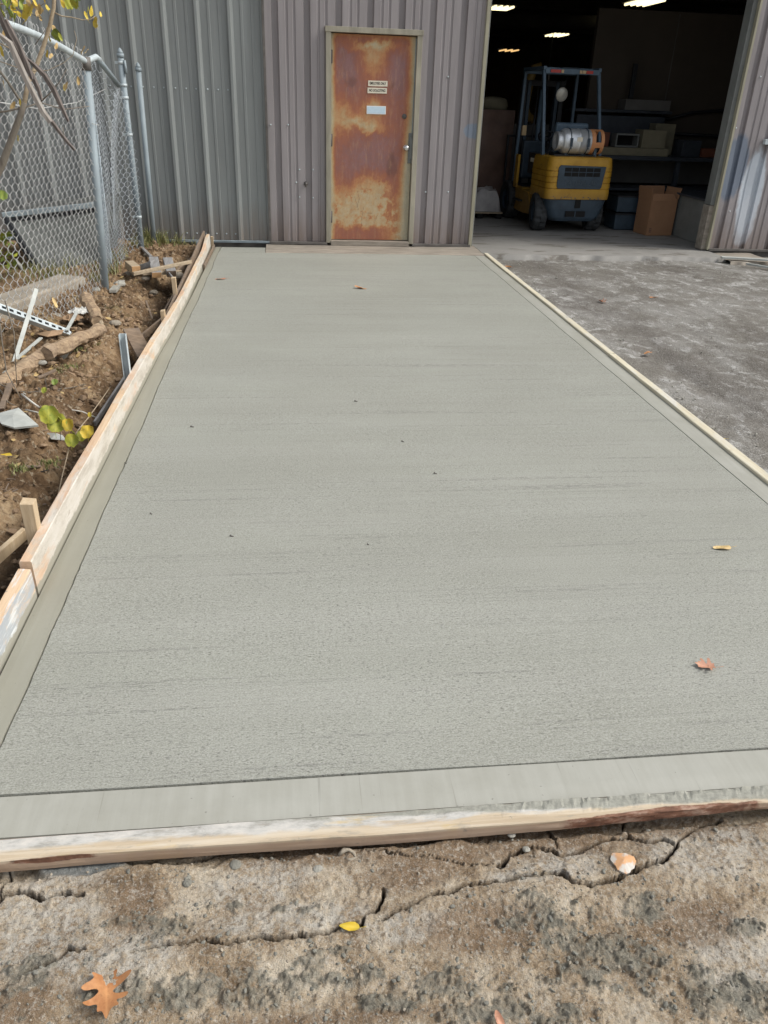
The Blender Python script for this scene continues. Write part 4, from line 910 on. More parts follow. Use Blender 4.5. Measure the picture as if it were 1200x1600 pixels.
def channel_stake():
    p = W(192, 521, 4.34); mb = MB(); x = p.x
    mb.box((x, 4.34, (p.z-0.3)/2), (0.034, 0.003, p.z+0.3)); mb.box((x-0.017, 4.323, (p.z-0.3)/2), (0.003, 0.034, p.z+0.3)); mb.box((x+0.017, 4.323, (p.z-0.3)/2), (0.003, 0.034, p.z+0.3))
    tag(mb.build('metal_stake', M['steel'], bevel=0.0008), 'galvanised channel stake standing upright against the form board', 'stake', 'stakes holding the trench side form')
channel_stake()
def brace(a, b, wd, th, mat, label, cat='brace', name='timber_brace', grp='braces propping the trench side form', up=(0, 0, 1), jag=0.004):
    o = MB().beam(a, b, wd, th, up, jag=jag).build(name, mat, bevel=min(wd, th)*0.08); tag(o, label, cat, grp); return o
def GP(x, y, z): v = G(x, y, z); return v
brace(GP(-14, 880, -0.02), GP(40, 832, 0.02), 0.022, 0.042, M['lead'], 'pale timber brace running back from the nearest pine stake')
brace(GP(196, 590, -0.02), GP(148, 662, -0.10), 0.012, 0.030, M['grey_timber'], 'thin grey brace sloping from the metal stake into the trench')
brace(GP(220, 528, -0.06), GP(254, 500, 0.0), 0.016, 0.040, M['old_plank'], 'brown brace reaching the short pine stake')
brace(GP(272, 462, -0.02), GP(255, 492, -0.08), 0.016, 0.040, M['old_plank'], 'brown brace reaching the tall narrow pine stake')
brace(GP(262, 424, 0.02), GP(272, 437, 0.05), 0.014, 0.020, M['grey_timber'], 'short kinked stick leaning on the tall narrow pine stake')

# ------------------------------------------------------------------ lumber and rubbish in the dug bed
def timber(p0, p1, wd, th, mat, label, cat='timber offcut', name='timber_offcut', grp=None, endmat=None, up=(0, 0, 1), jag=0.006, bev=0.004):
    mb = MB().beam(p0, p1, wd, th, up, jag=jag)
    o = mb.build(name, [mat]+([endmat] if endmat else []), bevel=bev)
    if endmat: o.data.polygons[0].material_index = 1; o.data.polygons[1].material_index = 1
    tag(o, label, cat, grp); return o
LP = 'lumber offcuts dumped by the fence corner'
zt = 0.03
timber(G(240, 405, .09), G(245, 430, .02), 0.085, 0.05, M['grey_timber'], 'weathered grey block with a fresh orange cut end lying under the long stick', grp=LP, endmat=M['cut_end'])
timber(G(262, 407, .08), G(268, 428, .02), 0.085, 0.06, M['grey_timber'], 'short pale grey block right of the orange ended block', grp=LP, endmat=M['old_plank'])
timber(G(216, 419, .02), G(240, 411, .08), 0.09, 0.05, M['grey_timber'], 'grey plank half under the orange ended block', grp=LP)
timber(G(202, 413, .05), G(213, 422, .03), 0.08, 0.07, M['pale_block'], 'small pale block at the fence foot, outermost of the lumber pile', grp=LP, endmat=M['cut_end'])
timber(G(208, 428, .10), G(298, 409, .13), 0.028, 0.03, M['pale_block'], 'long thin stick laid across the lumber pile', grp=LP)
timber(G(222, 427, .02), G(284, 425, .01), 0.06, 0.03, M['pale_block'], 'pale flat stick beneath the lumber pile', grp=LP)
timber(G(273, 428, .0), G(310, 398, .03), 0.03, 0.05, M['old_plank'], 'dark brown stick between the lumber pile and the form', grp=LP)
timber(G(212, 378, .05), G(236, 402, .03), 0.03, 0.03, M['grey_timber'], 'thin grey stick in the weeds behind the lumber pile', grp=LP)
timber(G(205, 516, .02), G(226, 556, -.10), 0.11, 0.025, M['old_plank'], 'flat brown plank leaning down into the trench behind the metal stake', jag=0.01)
def log(p0, p1, r, mat, label, n=10, k=10, flat=1.0, cat='log', broken=True):
    p0 = Vector(p0); p1 = Vector(p1); mb = MB(); d = (p1-p0); pts = []; rr = []
    for i in range(n+1):
        t = i/n; pts.append(p0+d*t+Vector((random.uniform(-1, 1), random.uniform(-1, 1), random.uniform(-1, 1)))*r*0.09); rr.append(r*(1-0.10*t)*random.uniform(0.93, 1.06))
    mb.tube(pts, rr, k); 
    o = mb.build('fallen_log' if cat == 'log' else cat.replace(' ', '_'), mat, smooth=None)
    for v in o.data.vertices: v.co += Vector((random.uniform(-1, 1), random.uniform(-1, 1), random.uniform(-1, 1)))*r*0.17
    for p_ in o.data.polygons: p_.use_smooth = False
    tag(o, label, cat); return o
mlog = M['old_log']
la = G(-20, 618, -0.02); lb_ = G(78, 546, 0.03)
log(la, lb_, 0.048, mlog, 'thick weathered log lying along the fence, running out of the photo', 14, 12)
log(G(74, 552, 0.05), G(160, 514, 0.03), 0.044, mlog, 'broken brown log with a rotten notch, upper end beside the split post', 12, 12)
log(G(134, 467, 0.06), G(154, 503, 0.0), 0.052, mlog, 'short split post end leaning beside the fence post', 8, 9, cat='split post')
log(G(157, 500, 0.0), G(160, 513, -0.02), 0.02, M['pale_block'], 'stubby pale splinter between log and split post', 4, 6, cat='wood splinter')
def slotted():
    a = W(-12, 474, 5.15); b = G(109, 519, -0.0); root_d = (b-a); L = root_d.length; d = root_d.normalized()
    side = d.cross(Vector((0, 0, 1))).normalized(); up = side.cross(d)
    view = (Vector((0, 0, CAM_H))-(a+b)/2).normalized(); up = (view-d*view.dot(d)).normalized(); up = (up+Vector((0, 0, 0.8))).normalized(); up = (up-d*up.dot(d)).normalized(); side = d.cross(up)
    mb = MB(); ww = 0.040; n = 11
    # face with slots: rails either side and bridges between the slots
    for s_ in (-1, 1): mb.beam(a+side*s_*ww*0.36, b+side*s_*ww*0.36, ww*0.28, 0.003, up)
    for i in range(n+1):
        c = a+d*L*i/n; mb.beam(c-d*L/n*0.21, c+d*L/n*0.21, ww*0.44, 0.003, up)
    for s_ in (-1, 1): mb.beam(a+side*s_*ww*0.5-up*0.02, b+side*s_*ww*0.5-up*0.02, 0.003, 0.04, up)
    o = mb.build('slotted_channel', M['steel']); tag(o, 'galvanised slotted channel sloping down to the logs', 'metal channel')
    o2 = MB().beam(a-up*0.036, b-up*0.036, 0.034, 0.003, up).build('channel_back', M['dark_trim'], o); 
slotted()
timber(W(57, 452, 5.55), G(22, 566, -.02), 0.026, 0.008, M['sheetp'], 'pale grey slat leaning on the fence mesh behind the slotted channel', cat='slat', name='white_lath', up=(0.3, -1, 0.3), bev=0.001)
timber(G(20, 566, .0), G(64, 528, .03), 0.022, 0.010, M['sheetp'], 'dirty white slat lying between the leaning slat and the logs', cat='slat', name='white_lath', bev=0.001)
timber(G(104, 517, .02), G(121, 486, .05), 0.022, 0.010, M['sheetp'], 'short white slat sticking up past the end of the slotted channel', cat='slat', name='white_lath', bev=0.001)
def sheet(poly, z, mat, name, label, cat, th=0.004, ctr=0.02, n=1):
    P = [G(a, b, z) for a, b in poly]; c = sum(P, Vector())/len(P); c.z += ctr
    vs = [tuple(p) for p in P]+[tuple(c)]; N = len(P); fs = [(i, (i+1) % N, N) for i in range(N)]
    o = MB().add(vs, fs).build(name, mat); s_ = o.modifiers.new('thick', 'SOLIDIFY'); s_.thickness = th; tag(o, label, cat); return o
sheet([(54, 521), (100, 515), (96, 522), (74, 526)], 0.03, M['rustsheet'], 'rusty_sheet', 'bent rusty brown sheet beneath the slotted channel', 'metal sheet')
sheet([(-8, 647), (29, 637), (60, 664), (22, 668), (2, 662)], 0.025, M['sheetp'], 'broken_board', 'broken pale blue grey board lying on the soil near the photo edge', 'board', 0.01)
sheet([(-6, 655), (2, 661), (3, 668), (-8, 670)], -0.03, M['tarp'], 'plastic_scrap', 'small white plastic scrap left of the broken board', 'plastic scrap')
sheet([(72, 676), (98, 680), (104, 688), (80, 686)], -0.08, M['sheetp'], 'paper_scrap', 'pale scrap on the soil under the big lime leaf', 'scrap')
def crumple(px_, py_, z, r, mat, name, label, cat):
    c = G(px_, py_, z); n = 22; vs = []; fs = []
    for i in range(n+1):
        for j in range(n+1):
            u = i/n-0.5; v = j/n-0.5; q = float(fbm(np.array([u*7+px_]), np.array([v*7]), 3, 801)[0])
            vs.append((c.x+u*r*2.2, c.y+v*r*2.2, c.z+max(0, (q-0.35))*r*1.6*(1.2-2*max(abs(u), abs(v)))))
    fs = [(i*(n+1)+j, (i+1)*(n+1)+j, (i+1)*(n+1)+j+1, i*(n+1)+j+1) for i in range(n) for j in range(n) if (abs(i/n-0.5)**2+abs(j/n-0.5)**2) < 0.24]
    o = MB().add(vs, fs).build(name, mat); s_ = o.modifiers.new('thick', 'SOLIDIFY'); s_.thickness = 0.002; tag(o, label, cat)
crumple(124, 488, 0.03, 0.075, M['tarp'], 'crumpled_plastic', 'crumpled white plastic film beside the split post', 'plastic film')
crumple(112, 498, 0.01, 0.07, M['rustsheet'], 'crumpled_paper', 'crumpled brown paper beneath the white plastic film', 'paper')
# black curved shard
c = G(60, 745, -0.12); mb = MB(); vs = []
for i in range(13):
    a = (i/12-0.5)*1.1; 
    for k, (dz, dy) in enumerate(((0, 0), (-0.012, 0.03))): vs.append((c.x+math.sin(a)*0.075, c.y+0.07-math.cos(a)*0.07+dy, c.z+0.02+dz+i*0.0009))
mb.add(vs, [(2*i, 2*i+2, 2*i+3, 2*i+1) for i in range(12)]); o = mb.build('plastic_shard', M['black']); o.modifiers.new('t', 'SOLIDIFY').thickness = 0.004; tag(o, 'curved black plastic shard on the trench side', 'shard')
def strip(pts, r, mat, name, label, cat, flat=False):
    o = MB().tube([Vector(p) for p in pts], r, 6).build(name, mat); tag(o, label, cat); return o
def GS(x, y, up=0.01):
    p = G(x, y, -0.05); 
    for _ in range(6): p = G(x, y, sz(p.x, p.y)+up)
    return p
strip([GS(34, 616, .04), GS(48, 627, .03), GS(66, 640, .02)], 0.006, M['pvc'], 'plastic_strip', 'thick short white plastic strip lying above the lime leaves', 'plastic strip')
strip([GS(36, 614, .04), GS(84, 636, .03), GS(128, 643, .03), GS(156, 655, .03)], 0.0035, M['pvc'], 'plastic_strip', 'long thin white plastic strip reaching toward the form board', 'plastic strip')
strip([GS(40, 640, .02), GS(60, 645, .015), GS(80, 652, .01)], 0.004, M['pvc'], 'plastic_strip', 'white plastic strip behind the broken pale board', 'plastic strip')
# single stones one can pick out
def stone(px_, py_, w_px, label, mat=None, z=None, hgt=0.55, name='stone', grp='stones in the dug bed'):
    p = GS(px_, py_, 0) if z is None else G(px_, py_, z); dist = (Vector((0, 0, CAM_H))-p).length; r = w_px/FPX*dist/2
    mb = MB(); n1, n2 = 9, 7; vs = []; s0 = random.random()*20
    for i in range(n2+1):
        for k in range(n1):
            th = math.pi*i/n2; a = 2*math.pi*k/n1; q = 0.8+0.45*float(fbm(np.array([math.cos(a)*1.6+s0]), np.array([math.sin(a)*1.6+th*1.3]), 2, 811)[0])
            vs.append((p.x+r*q*math.sin(th)*math.cos(a)*1.1, p.y+r*q*math.sin(th)*math.sin(a), p.z+r*hgt*(0.6+q*math.cos(th))))
    mb.add(vs, [(i*n1+k, i*n1+(k+1) % n1, (i+1)*n1+(k+1) % n1, (i+1)*n1+k) for i in range(n2) for k in range(n1)])
    o = mb.build(name, mat or M['stone']); tag(o, label, 'stone', grp); return o
stone(203, 434, 20, 'flat brown stone under the far end of the lumber pile')
stone(228, 437, 12, 'small tan stone right under the long thin stick')
stone(180, 508, 16, 'rounded pale stone beside the wood splinter')
stone(240, 459, 12, 'pale stone in the trench below the tall narrow stake')
stone(218, 458, 10, 'small pale stone in the brown hollow before the lumber pile')
stone(278, 434, 18, 'dark stone tucked under the form in front of the lumber pile')
stone(88, 497, 15, 'brown stone at the mesh foot left of the crumpled film')
stone(112, 546, 10, 'small stone beneath the broken log')
stone(173, 452, 18, 'mossy grey stone at the foot of the fence post', M['stone_grey'])
stone(187, 447, 16, 'long mossy stone right of the fence post foot', M['stone_grey'])
stone(150, 455, 12, 'grey stone left of the fence post foot', M['stone_grey'])
stone(66, 569, 12, 'pale rubble piece leaning against the thick log', M['stone_grey'])
stone(230, 400, 9, 'tan stone behind the lumber pile')
stone(5, 620, 14, 'grey stone at the photo edge above the broken board', M['stone_grey'])
stone(12, 585, 12, 'pale grey stone behind the thick log', M['stone_grey'])
stone(980, 1272, 22, 'grey mortar lump just below the front plank by the crack', M['stone_grey'], z=FZ, grp='mortar lumps on the cracked pavement')
stone(497, 1360, 14, 'grey mortar lump on the pavement below the left half of the front plank', M['stone_grey'], z=FZ, grp='mortar lumps on the cracked pavement')
stone(368, 1353, 16, 'darker grey mortar lump left of the grey pavement stain', M['mortar'], z=FZ, grp='mortar lumps on the cracked pavement')
stone(799, 1305, 11, 'whitish mortar lump below the middle of the bark strip', M['stone_grey'], z=FZ, grp='mortar lumps on the cracked pavement')
stone(293, 1381, 12, 'round dark mortar lump above the long left crack', M['mortar'], z=FZ, grp='mortar lumps on the cracked pavement')
stone(252, 1482, 14, 'pale chip lodged in the long left crack', M['stone_grey'], z=FZ-0.006, grp='mortar lumps on the cracked pavement')
stone(822, 1328, 10, 'small grey chip by the middle crack', M['stone_grey'], z=FZ, grp='mortar lumps on the cracked pavement')
# pale broken plate of concrete at the crossing of the cracks
def shell():
    c = G(974, 1347, FZ+0.016); mb = MB(); n = 18; vs = [(c.x, c.y, c.z+0.008)]
    for k in range(n):
        a = 2*math.pi*k/n; q = 0.0275*(1+0.13*math.sin(3*a+1)+0.06*math.sin(7*a)); vs.append((c.x+q*math.cos(a), c.y+q*math.sin(a), c.z+0.002*math.sin(2*a)))
    mb.add(vs, [(0, 1+k, 1+(k+1) % n) for k in range(n)]); m = Mt('orange_and_white_chip', 0.8); m.col(m.ramp(m.noise(22, 4, 0.6), [(0.46, (0.62, 0.35, 0.18)), (0.54, (0.56, 0.53, 0.48))])); m.bump(m.noise(60, 3), 0.3, 0.004)
    o = mb.build('concrete_chip', m.m); o.modifiers.new('t', 'SOLIDIFY').thickness = 0.006; tag(o, 'round orange and white chip lying where the cracks meet', 'chip')
shell()
# curled root piece
c = G(543, 1338, FZ); o = MB().tube([c+Vector((-0.02, 0, 0.006)), c+Vector((-0.008, 0.006, 0.014)), c+Vector((0.004, 0.008, 0.012)), c+Vector((0.014, 0.004, 0.006)), c+Vector((0.018, -0.01, 0.005)), c+Vector((0.004, -0.016, 0.007)), c+Vector((-0.006, -0.01, 0.005))], [0.004, 0.006, 0.004, 0.005, 0.003, 0.005, 0.002], 7).build('root_piece', M['stone'])
tag(o, 'small curled tan root on the pavement below the front plank', 'root')

# ------------------------------------------------------------------ leaves
def leaf_mesh(kind, size):
    mb = MB()
    if kind == 'oak':
        ring = [(0.0, -0.52), (0.05, -0.36), (0.30, -0.40), (0.20, -0.24), (0.50, -0.12), (0.44, -0.02), (0.16, -0.04), (0.14, 0.06), (0.48, 0.24), (0.40, 0.32), (0.16, 0.24), (0.20, 0.44), (0.08, 0.40), (0.02, 0.66), (-0.08, 0.42), (-0.26, 0.46), (-0.16, 0.26), (-0.38, 0.28), (-0.44, 0.18), (-0.12, 0.08), (-0.14, -0.04), (-0.46, -0.08), (-0.52, -0.20), (-0.16, -0.22), (-0.26, -0.40), (-0.04, -0.36)]
    elif kind == 'round':
        ring = []
        for k in range(22):
            a = 2*math.pi*k/22; q = 0.47*(1+0.10*abs(math.cos(1.5*a+0.2))+0.05*math.sin(7*a+size*90)+random.uniform(-.02, .02)); ring.append((q*math.sin(a), -q*math.cos(a)*1.05+(0.10 if k == 0 else 0)))
    else: ring = [(0.24*math.sin(a)*(1+0.25*math.cos(a)), -0.55*math.cos(a)) for a in [2*math.pi*k/12 for k in range(12)]]
    if kind == 'oak':
        for _ in range(2): ring = [q for (a, b) in zip(ring, ring[1:]+ring[:1]) for q in ((a[0]*.75+b[0]*.25, a[1]*.75+b[1]*.25), (a[0]*.25+b[0]*.75, a[1]*.25+b[1]*.75))]
    bend = random.uniform(0.25, 0.6)*(1.5 if kind == 'oak' else 1); ph = random.random()*6
    def z(x, y): return (0.45*abs(x)**1.2*bend*2 + 0.35*y*y*bend + 0.05*math.sin(9*x+5*y+ph))*size
    from mathutils.geometry import delaunay_2d_cdt
    pts = [Vector(p) for p in ring]; n = len(pts); grd = []
    def inside(px_, py_):
        c = False
        for i in range(n):
            (x1, y1), (x2, y2) = ring[i], ring[(i+1) % n]
            if (y1 > py_) != (y2 > py_) and px_ < (x2-x1)*(py_-y1)/(y2-y1)+x1: c = not c
        return c
    st = 0.16
    for i in range(-4, 5):
        for j in range(-5, 6):
            if inside(i*st, j*st): grd.append(Vector((i*st, j*st)))
    co, _, fs, *_r = delaunay_2d_cdt(pts+grd, [(i, (i+1) % n) for i in range(n)], [], 1, 1e-5)
    mb.add([(c.x*size, c.y*size, z(c.x, c.y)) for c in co], [tuple(f) for f in fs], True)
    y0 = ring[0][1]
    mb.tube([(0, y0*0.9*size, z(0, y0*0.9)), (0.03*size, (y0-0.16)*size, z(0, y0)+0.02*size), (0.07*size, (y0-0.34)*size, z(0, y0)+0.06*size)], 0.011*size, 5)
    return mb
def leaf(kind, loc, size, rz, mat, label, tilt=(0, 0), cat='leaf', grp='fallen leaves', name=None):
    o = leaf_mesh(kind, size).build(name or ('oak_leaf' if kind == 'oak' else 'fallen_leaf'), mat, world=False); o.location = loc; o.rotation_euler = (tilt[0], tilt[1], rz)
    tag(o, label, cat, grp); return o
leaf('oak', G(166, 1550, FZ+0.014), 0.094, R(192), M['oak'], 'large curled orange oak leaf on the cracked pavement', (0.05, -0.12))
leaf('oval', G(546, 1448, FZ+0.014), 0.040, R(80), M['leaf_yellow'], 'thin bright yellow leaf caught in the long crack')
leaf('oval', G(780, 1594, FZ+0.02), 0.032, R(20), M['oak2'], 'pink brown leaf tip at the very bottom of the photo', (0.5, 0))
leaf('oval', G(1128, 856, 0.004), 0.066, R(85), M['tan_leaf'], 'tan oval leaf alone on the slab toward the asphalt')
leaf('oak', G(1104, 1041, 0.006), 0.060, R(70), M['oak2'], 'pinkish curled oak leaf on the near part of the slab')
leaf('oval', G(563, 450, 0.006), 0.10, R(80), M['oak'], 'orange brown leaf on the slab in front of the door', (0.25, 0.0))
leaf('oval', G(344, 436, 0.004), 0.09, R(100), M['oak2'], 'reddish leaf flat on the slab by the trench side edge band')
leaf('oval', G(1012, 552, -0.03), 0.09, R(130), M['oak'], 'orange leaf lying on the asphalt between form board and tyre marks', (0.1, 0.1))
leaf('oak', G(941, 472, -0.03), 0.075, R(20), M['oak2'], 'pink brown oak leaf on the asphalt in line with the forklift')
leaf('oval', G(1020, 465, -0.03), 0.07, R(100), M['oak'], 'small dark orange leaf on the asphalt in line with the open carton')
leaf('oval', G(794, 417, -0.03), 0.08, R(40), M['oak'], 'orange leaf beside the far end of the asphalt side form')
leaf('oval', G(1126, 685, -0.03), 0.045, R(60), M['leaf_yellow'], 'small yellow leaf in the dust outside the asphalt side form')
leaf('oval', G(85, 473, 0.12), 0.07, R(60), M['tan_leaf'], 'orange leaf stuck in the fence mesh', (1.2, 0))
leaf('oval', GS(8, 712, .01), 0.06, R(80), M['leaf_yellow'], 'yellow leaf on the soil at the photo edge')
# crumbs of dirt on the slab
CW = ['on the trench side of the near half', 'right of the slab centre', 'near the slab centre line below the door', 'level with the vine leaves', 'on the trench side groove', 'below the slab centre, smallest', 'just left of the central one', 'between groove and trench side crumb']
for i, (a, b, s_) in enumerate([(362, 838, .012), (680, 740, .012), (556, 627, .014), (300, 667, .014), (196, 724, .008), (575, 851, .006), (629, 690, .01), (236, 803, .007)]):
    p = G(a, b, 0.002); s_ = s_*0.62; mb = MB(); mb.box((p.x, p.y, 0.003), (s_*2.2, s_*0.6, 0.004), Euler((0, 0.2, random.uniform(-.4, .4))).to_matrix()); mb.box((p.x-s_*0.5, p.y+s_*0.2, 0.006), (s_*0.7, s_*0.5, 0.006), Euler((0.3, 0.5, 1)).to_matrix())
    tag(mb.build('dirt_crumb', M['dark_trim'], bevel=0.001), 'tiny dark crumb pressed into the fresh slab '+CW[i], 'crumb', 'dark crumbs on the slab')

# ------------------------------------------------------------------ chain link fence
def fence():
    root = empty('chain_link_fence', (-1.62, 7.1, -0.05)); tag(root, 'sagging galvanised chain link fence with a bent top rail beside the grey wall', 'fence')
    def path(pts, s):      # smooth polyline by Catmull-Rom at arc fraction
        return pts
    def cat(P, n=14):
        P = [Vector(p) for p in P]; Q = [P[0]*2-P[1]]+P+[P[-1]*2-P[-2]]; out = []
        for i in range(1, len(Q)-2):
            for k in range(n):
                t = k/n; out.append(0.5*((2*Q[i])+(-Q[i-1]+Q[i+1])*t+(2*Q[i-1]-5*Q[i]+4*Q[i+1]-Q[i+2])*t*t+(-Q[i-1]+3*Q[i]-3*Q[i+1]+Q[i+2])*t**3))
        out.append(P[-1]); return out
    def arc(P, n):
        L = [0]
        for a, b in zip(P[:-1], P[1:]): L.append(L[-1]+(b-a).length)
        out = []
        for i in range(n+1):
            s = L[-1]*i/n; j = 0
            while j < len(L)-2 and L[j+1] < s: j += 1
            out.append(P[j].lerp(P[j+1], (s-L[j])/(L[j+1]-L[j]+1e-9)))
        return out, L[-1]
    def mesh(top, bot, a, p, mat, r=0.0020, bulge=None, extra=0.035):
        Lt = arc(cat(top), 10)[1]; n = int(round(Lt/a)); T, _ = arc(cat(top), n*4); B, _ = arc(cat(bot), n*4)
        mb = MB()
        for i in range(n):
            H = (T[i*4]-B[i*4]).length; rows = int(H/p*8); vs = []
            for k in range(rows+1):
                ph = (k/8.0) % 2*math.pi*1.0; zz_ = k/rows; tri = math.cos(k/8*2*math.pi)
                tri = max(-1, min(1, tri*1.08)); s_ = 1 if i % 2 == 0 else -1
                c = i*4+2+2.12*tri*s_; j = max(0, min(n*4-1, int(c))); f = c-j
                t = T[j].lerp(T[j+1], f); b = B[j].lerp(B[j+1], f); q = b.lerp(t, zz_)
                tan = (T[min(j+4, n*4)]-T[max(j-4, 0)]).normalized(); nrm = Vector((tan.y, -tan.x, 0))
                q = q + nrm*(0.011*math.sin(k/8*2*math.pi)*s_) + (nrm*bulge(j/(n*4), zz_) if bulge else Vector())
                vs.append(q)
            mb.tube(vs, r, 4, cap=False)
            # twisted tips standing above the selvage
            q = vs[-1]; mb.tube([q, q+Vector((0.004, 0, extra*0.6)), q+Vector((-0.006, 0.004, extra))], r, 4, cap=False)
        o = mb.build('mesh_panel', mat, root, fixn=False); tag(o, kind='stuff'); return o
    p1 = W(163, 462, 6.98); p1t = W(134, 96, 7.02); p2 = W(222, 392, 8.72); p2t = W(188, 86, 8.70); p3 = W(240, 372, 9.05); p3t = W(216, 108, 9.05)
    # left stretch: curves away from the post toward the photo edge
    bot = [(p1.x, p1.y, 0.0), (-1.64, 6.35, -0.02), (-1.74, 5.70, -0.03), (-1.95, 5.15, -0.04), (-2.30, 4.70, -0.06), (-2.75, 4.40, -0.08)]
    zr = [p1t.z+0.03, 1.80, 1.86, 1.90, 1.93, 1.95]
    top = [(p1t.x, p1t.y, zr[0]), (-1.57, 6.35, zr[1]), (-1.68, 5.70, zr[2]), (-1.90, 5.15, zr[3]), (-2.25, 4.70, zr[4]), (-2.70, 4.40, zr[5])]
    mesh([Vector(t) for t in top], bot, 0.040, 0.088, M['wire'], 0.0018, lambda u, v: 0.05*math.sin(u*5)*math.sin(v*3.1))
    e = W(185, 133, 7.72)
    t2 = [(p1t.x, p1t.y, p1t.z), (-1.50, 7.4, 1.66), (e.x, e.y, e.z-0.02), (p2t.x-0.02, 8.3, 1.42), (p2t.x, p2.y, 1.45)]
    b2 = [(p1.x, p1.y, -0.02), (-1.62, 7.5, 0.0), (-1.58, 8.0, 0.02), (-1.60, 8.4, 0.02), (p2.x, p2.y, 0.02)]
    mesh(t2, b2, 0.050, 0.080, M['wire2'], 0.0019, lambda u, v: 0.07*math.sin(u*6.5+0.6)*math.sin(v*3.1))
    # posts
    def post(b, t, r, cap=True, name='post'):
        mb = MB(); mb.tube([b+Vector((0, 0, -0.3)), t], r, 14)
        if cap: mb.tube([t-Vector((0, 0, 0.02)), t+Vector((0, 0, 0.012))], r*1.18, 14); mb.tube([t+Vector((0, 0, 0.012)), t+Vector((0, 0, 0.03)), t+Vector((0, 0, 0.05)), t+Vector((0, 0, 0.06))], [r*1.1, r*0.85, r*0.45, r*0.1], 14)
        return mb.build(name, M['steel_dull'], root)
    P1 = post(p1, p1t, 0.031, False, 'post'); MB().tube([p1t-Vector((0, 0, 0.06)), p1t+Vector((0, 0, 0.03))], 0.036, 14).build('rail_cup', M['dark_trim'], P1)
    P2 = post(p2, p2t, 0.028); post(p3, p3t, 0.026)
    d2 = p2t-p2
    for f in (0.965, 0.86, 0.80, 0.62, 0.19):
        q = p2+d2*f; mb = MB(); mb.tube([q-Vector((0, 0, 0.012)), q+Vector((0, 0, 0.012))], 0.033, 14); mb.box((q.x-0.04, q.y-0.01, q.z), (0.03, 0.014, 0.022)); mb.build('tension_band', M['steel'], P2)
    q = p2+d2*0.965; MB().tube([q+Vector((0.035, -0.02, 0.02)), q+Vector((0.04, -0.02, -0.09))], 0.013, 8).build('rail_end_cup', M['steel_dull'], P2)
    mb = MB(); mb.tube([p1t+Vector((0.0, 0, -0.42)), p1t+Vector((0.045, -0.03, -0.43)), p1t+Vector((0.0, -0.04, -0.42)), p1t+Vector((-0.04, 0, -0.40))], 0.0025, 5); mb.build('tie_wire', M['wire'], P1)
    # top rail, running straight then kinked down
    rail = [Vector((t[0], t[1], t[2]-0.03)) for t in top][::-1]; kink = W(150, 89, 7.10)
    rr = cat(rail, 8)+[kink]; MB().tube(rr+[kink+Vector((0.012, 0.06, -0.02))], 0.022, 12).build('top_rail', M['steel'], root)
    MB().tube([kink+Vector((0.004, 0.02, -0.008)), kink+Vector((0.02, 0.12, -0.05)), e], 0.021, 12).build('top_rail', M['steel_dull'], root)
    # bottom and middle slack wires
    MB().tube([W(0, 160, 5.5), W(60, 170, 6.2), W(120, 160, 6.9), W(178, 133, 7.7)], 0.003, 5).build('slack_wire', M['wire'], root)
fence()

# things beyond the fence
def shed():
    a = W(8, 336, 8.0); b = W(150, 318, 8.3); root = empty('scrap_box', (a.x, a.y, 0)); tag(root, 'low weathered grey steel box with a sloping side standing beyond the fence', 'steel box')
    tl = Vector((a.x, 8.0, a.z)); tr = Vector((-1.75, 8.25, W(150, 318, 8.25).z)); bl = W(70, 462, 7.75); br = Vector((-1.80, 8.0, 0.0)); bl.z = max(-0.05, bl.z)
    dy = Vector((0.0, 0.9, 0)); mb = MB()
    vs = [tl, tr, br, bl]; mb.add(vs+[v+dy for v in vs], [(0, 1, 2, 3), (7, 6, 5, 4), (0, 4, 5, 1), (1, 5, 6, 2), (2, 6, 7, 3), (3, 7, 4, 0)]); mb.build('side_panel', M['shed'], root, bevel=0.004)
    MB().beam(tl+Vector((-0.02, -0.02, 0.0)), tr+Vector((0, -0.02, 0.0)), 0.05, 0.045).build('top_edge', M['steel_dull'], root, bevel=0.004)
    MB().beam(tl+Vector((0, -0.018, -0.085)), tr+Vector((0, -0.018, -0.075)), 0.025, 0.10).build('top_shadow_rail', M['black'], root, bevel=0.003)
    MB().beam(tl+Vector((0, -0.02, -0.02)), bl+Vector((0, -0.02, 0.02)), 0.05, 0.05, (0, 1, 0)).build('side_edge', M['black'], root, bevel=0.004)
    c = W(36, 422, 7.85); MB().tube([c+Vector((-0.04, -0.03, 0.10)), c+Vector((0.0, -0.05, 0.05)), c+Vector((0.01, -0.03, 0.0)), c+Vector((0.05, -0.02, -0.08)), c+Vector((0.03, -0.04, -0.02)), c+Vector((-0.02, -0.05, 0.08))], 0.014, 7).build('rag', M['tarp'], root)
shed()
k0 = G(132, 452, 0.0); k1 = G(-30, 580, -0.02)
mb = MB().beam(Vector((-1.80, 6.95, 0.02)), Vector((-2.55, 4.75, 0.0)), 0.26, 0.18); o = mb.build('concrete_kerb', M['curb'], bevel=0.02, seg=3); tag(o, 'old beige concrete kerb running along the foot of the fence behind the mesh', 'kerb')
a = W(154, 140, 7.75); b = W(180, 392, 8.15); b.z = -0.02; a.z = 1.5
o = MB().beam(Vector((-1.72, 8.02, -0.05)), Vector((-1.70, 8.02, 1.50)), 0.07, 0.03, (0, 1, 0)).build('painted_plank', plain('peeling_pale_blue_paint', (0.40, 0.47, 0.52), 0.7, 0, 0.35, 6, 0.3), bevel=0.003)
tag(o, 'upright plank with peeling pale blue paint behind the mesh between the posts', 'plank')
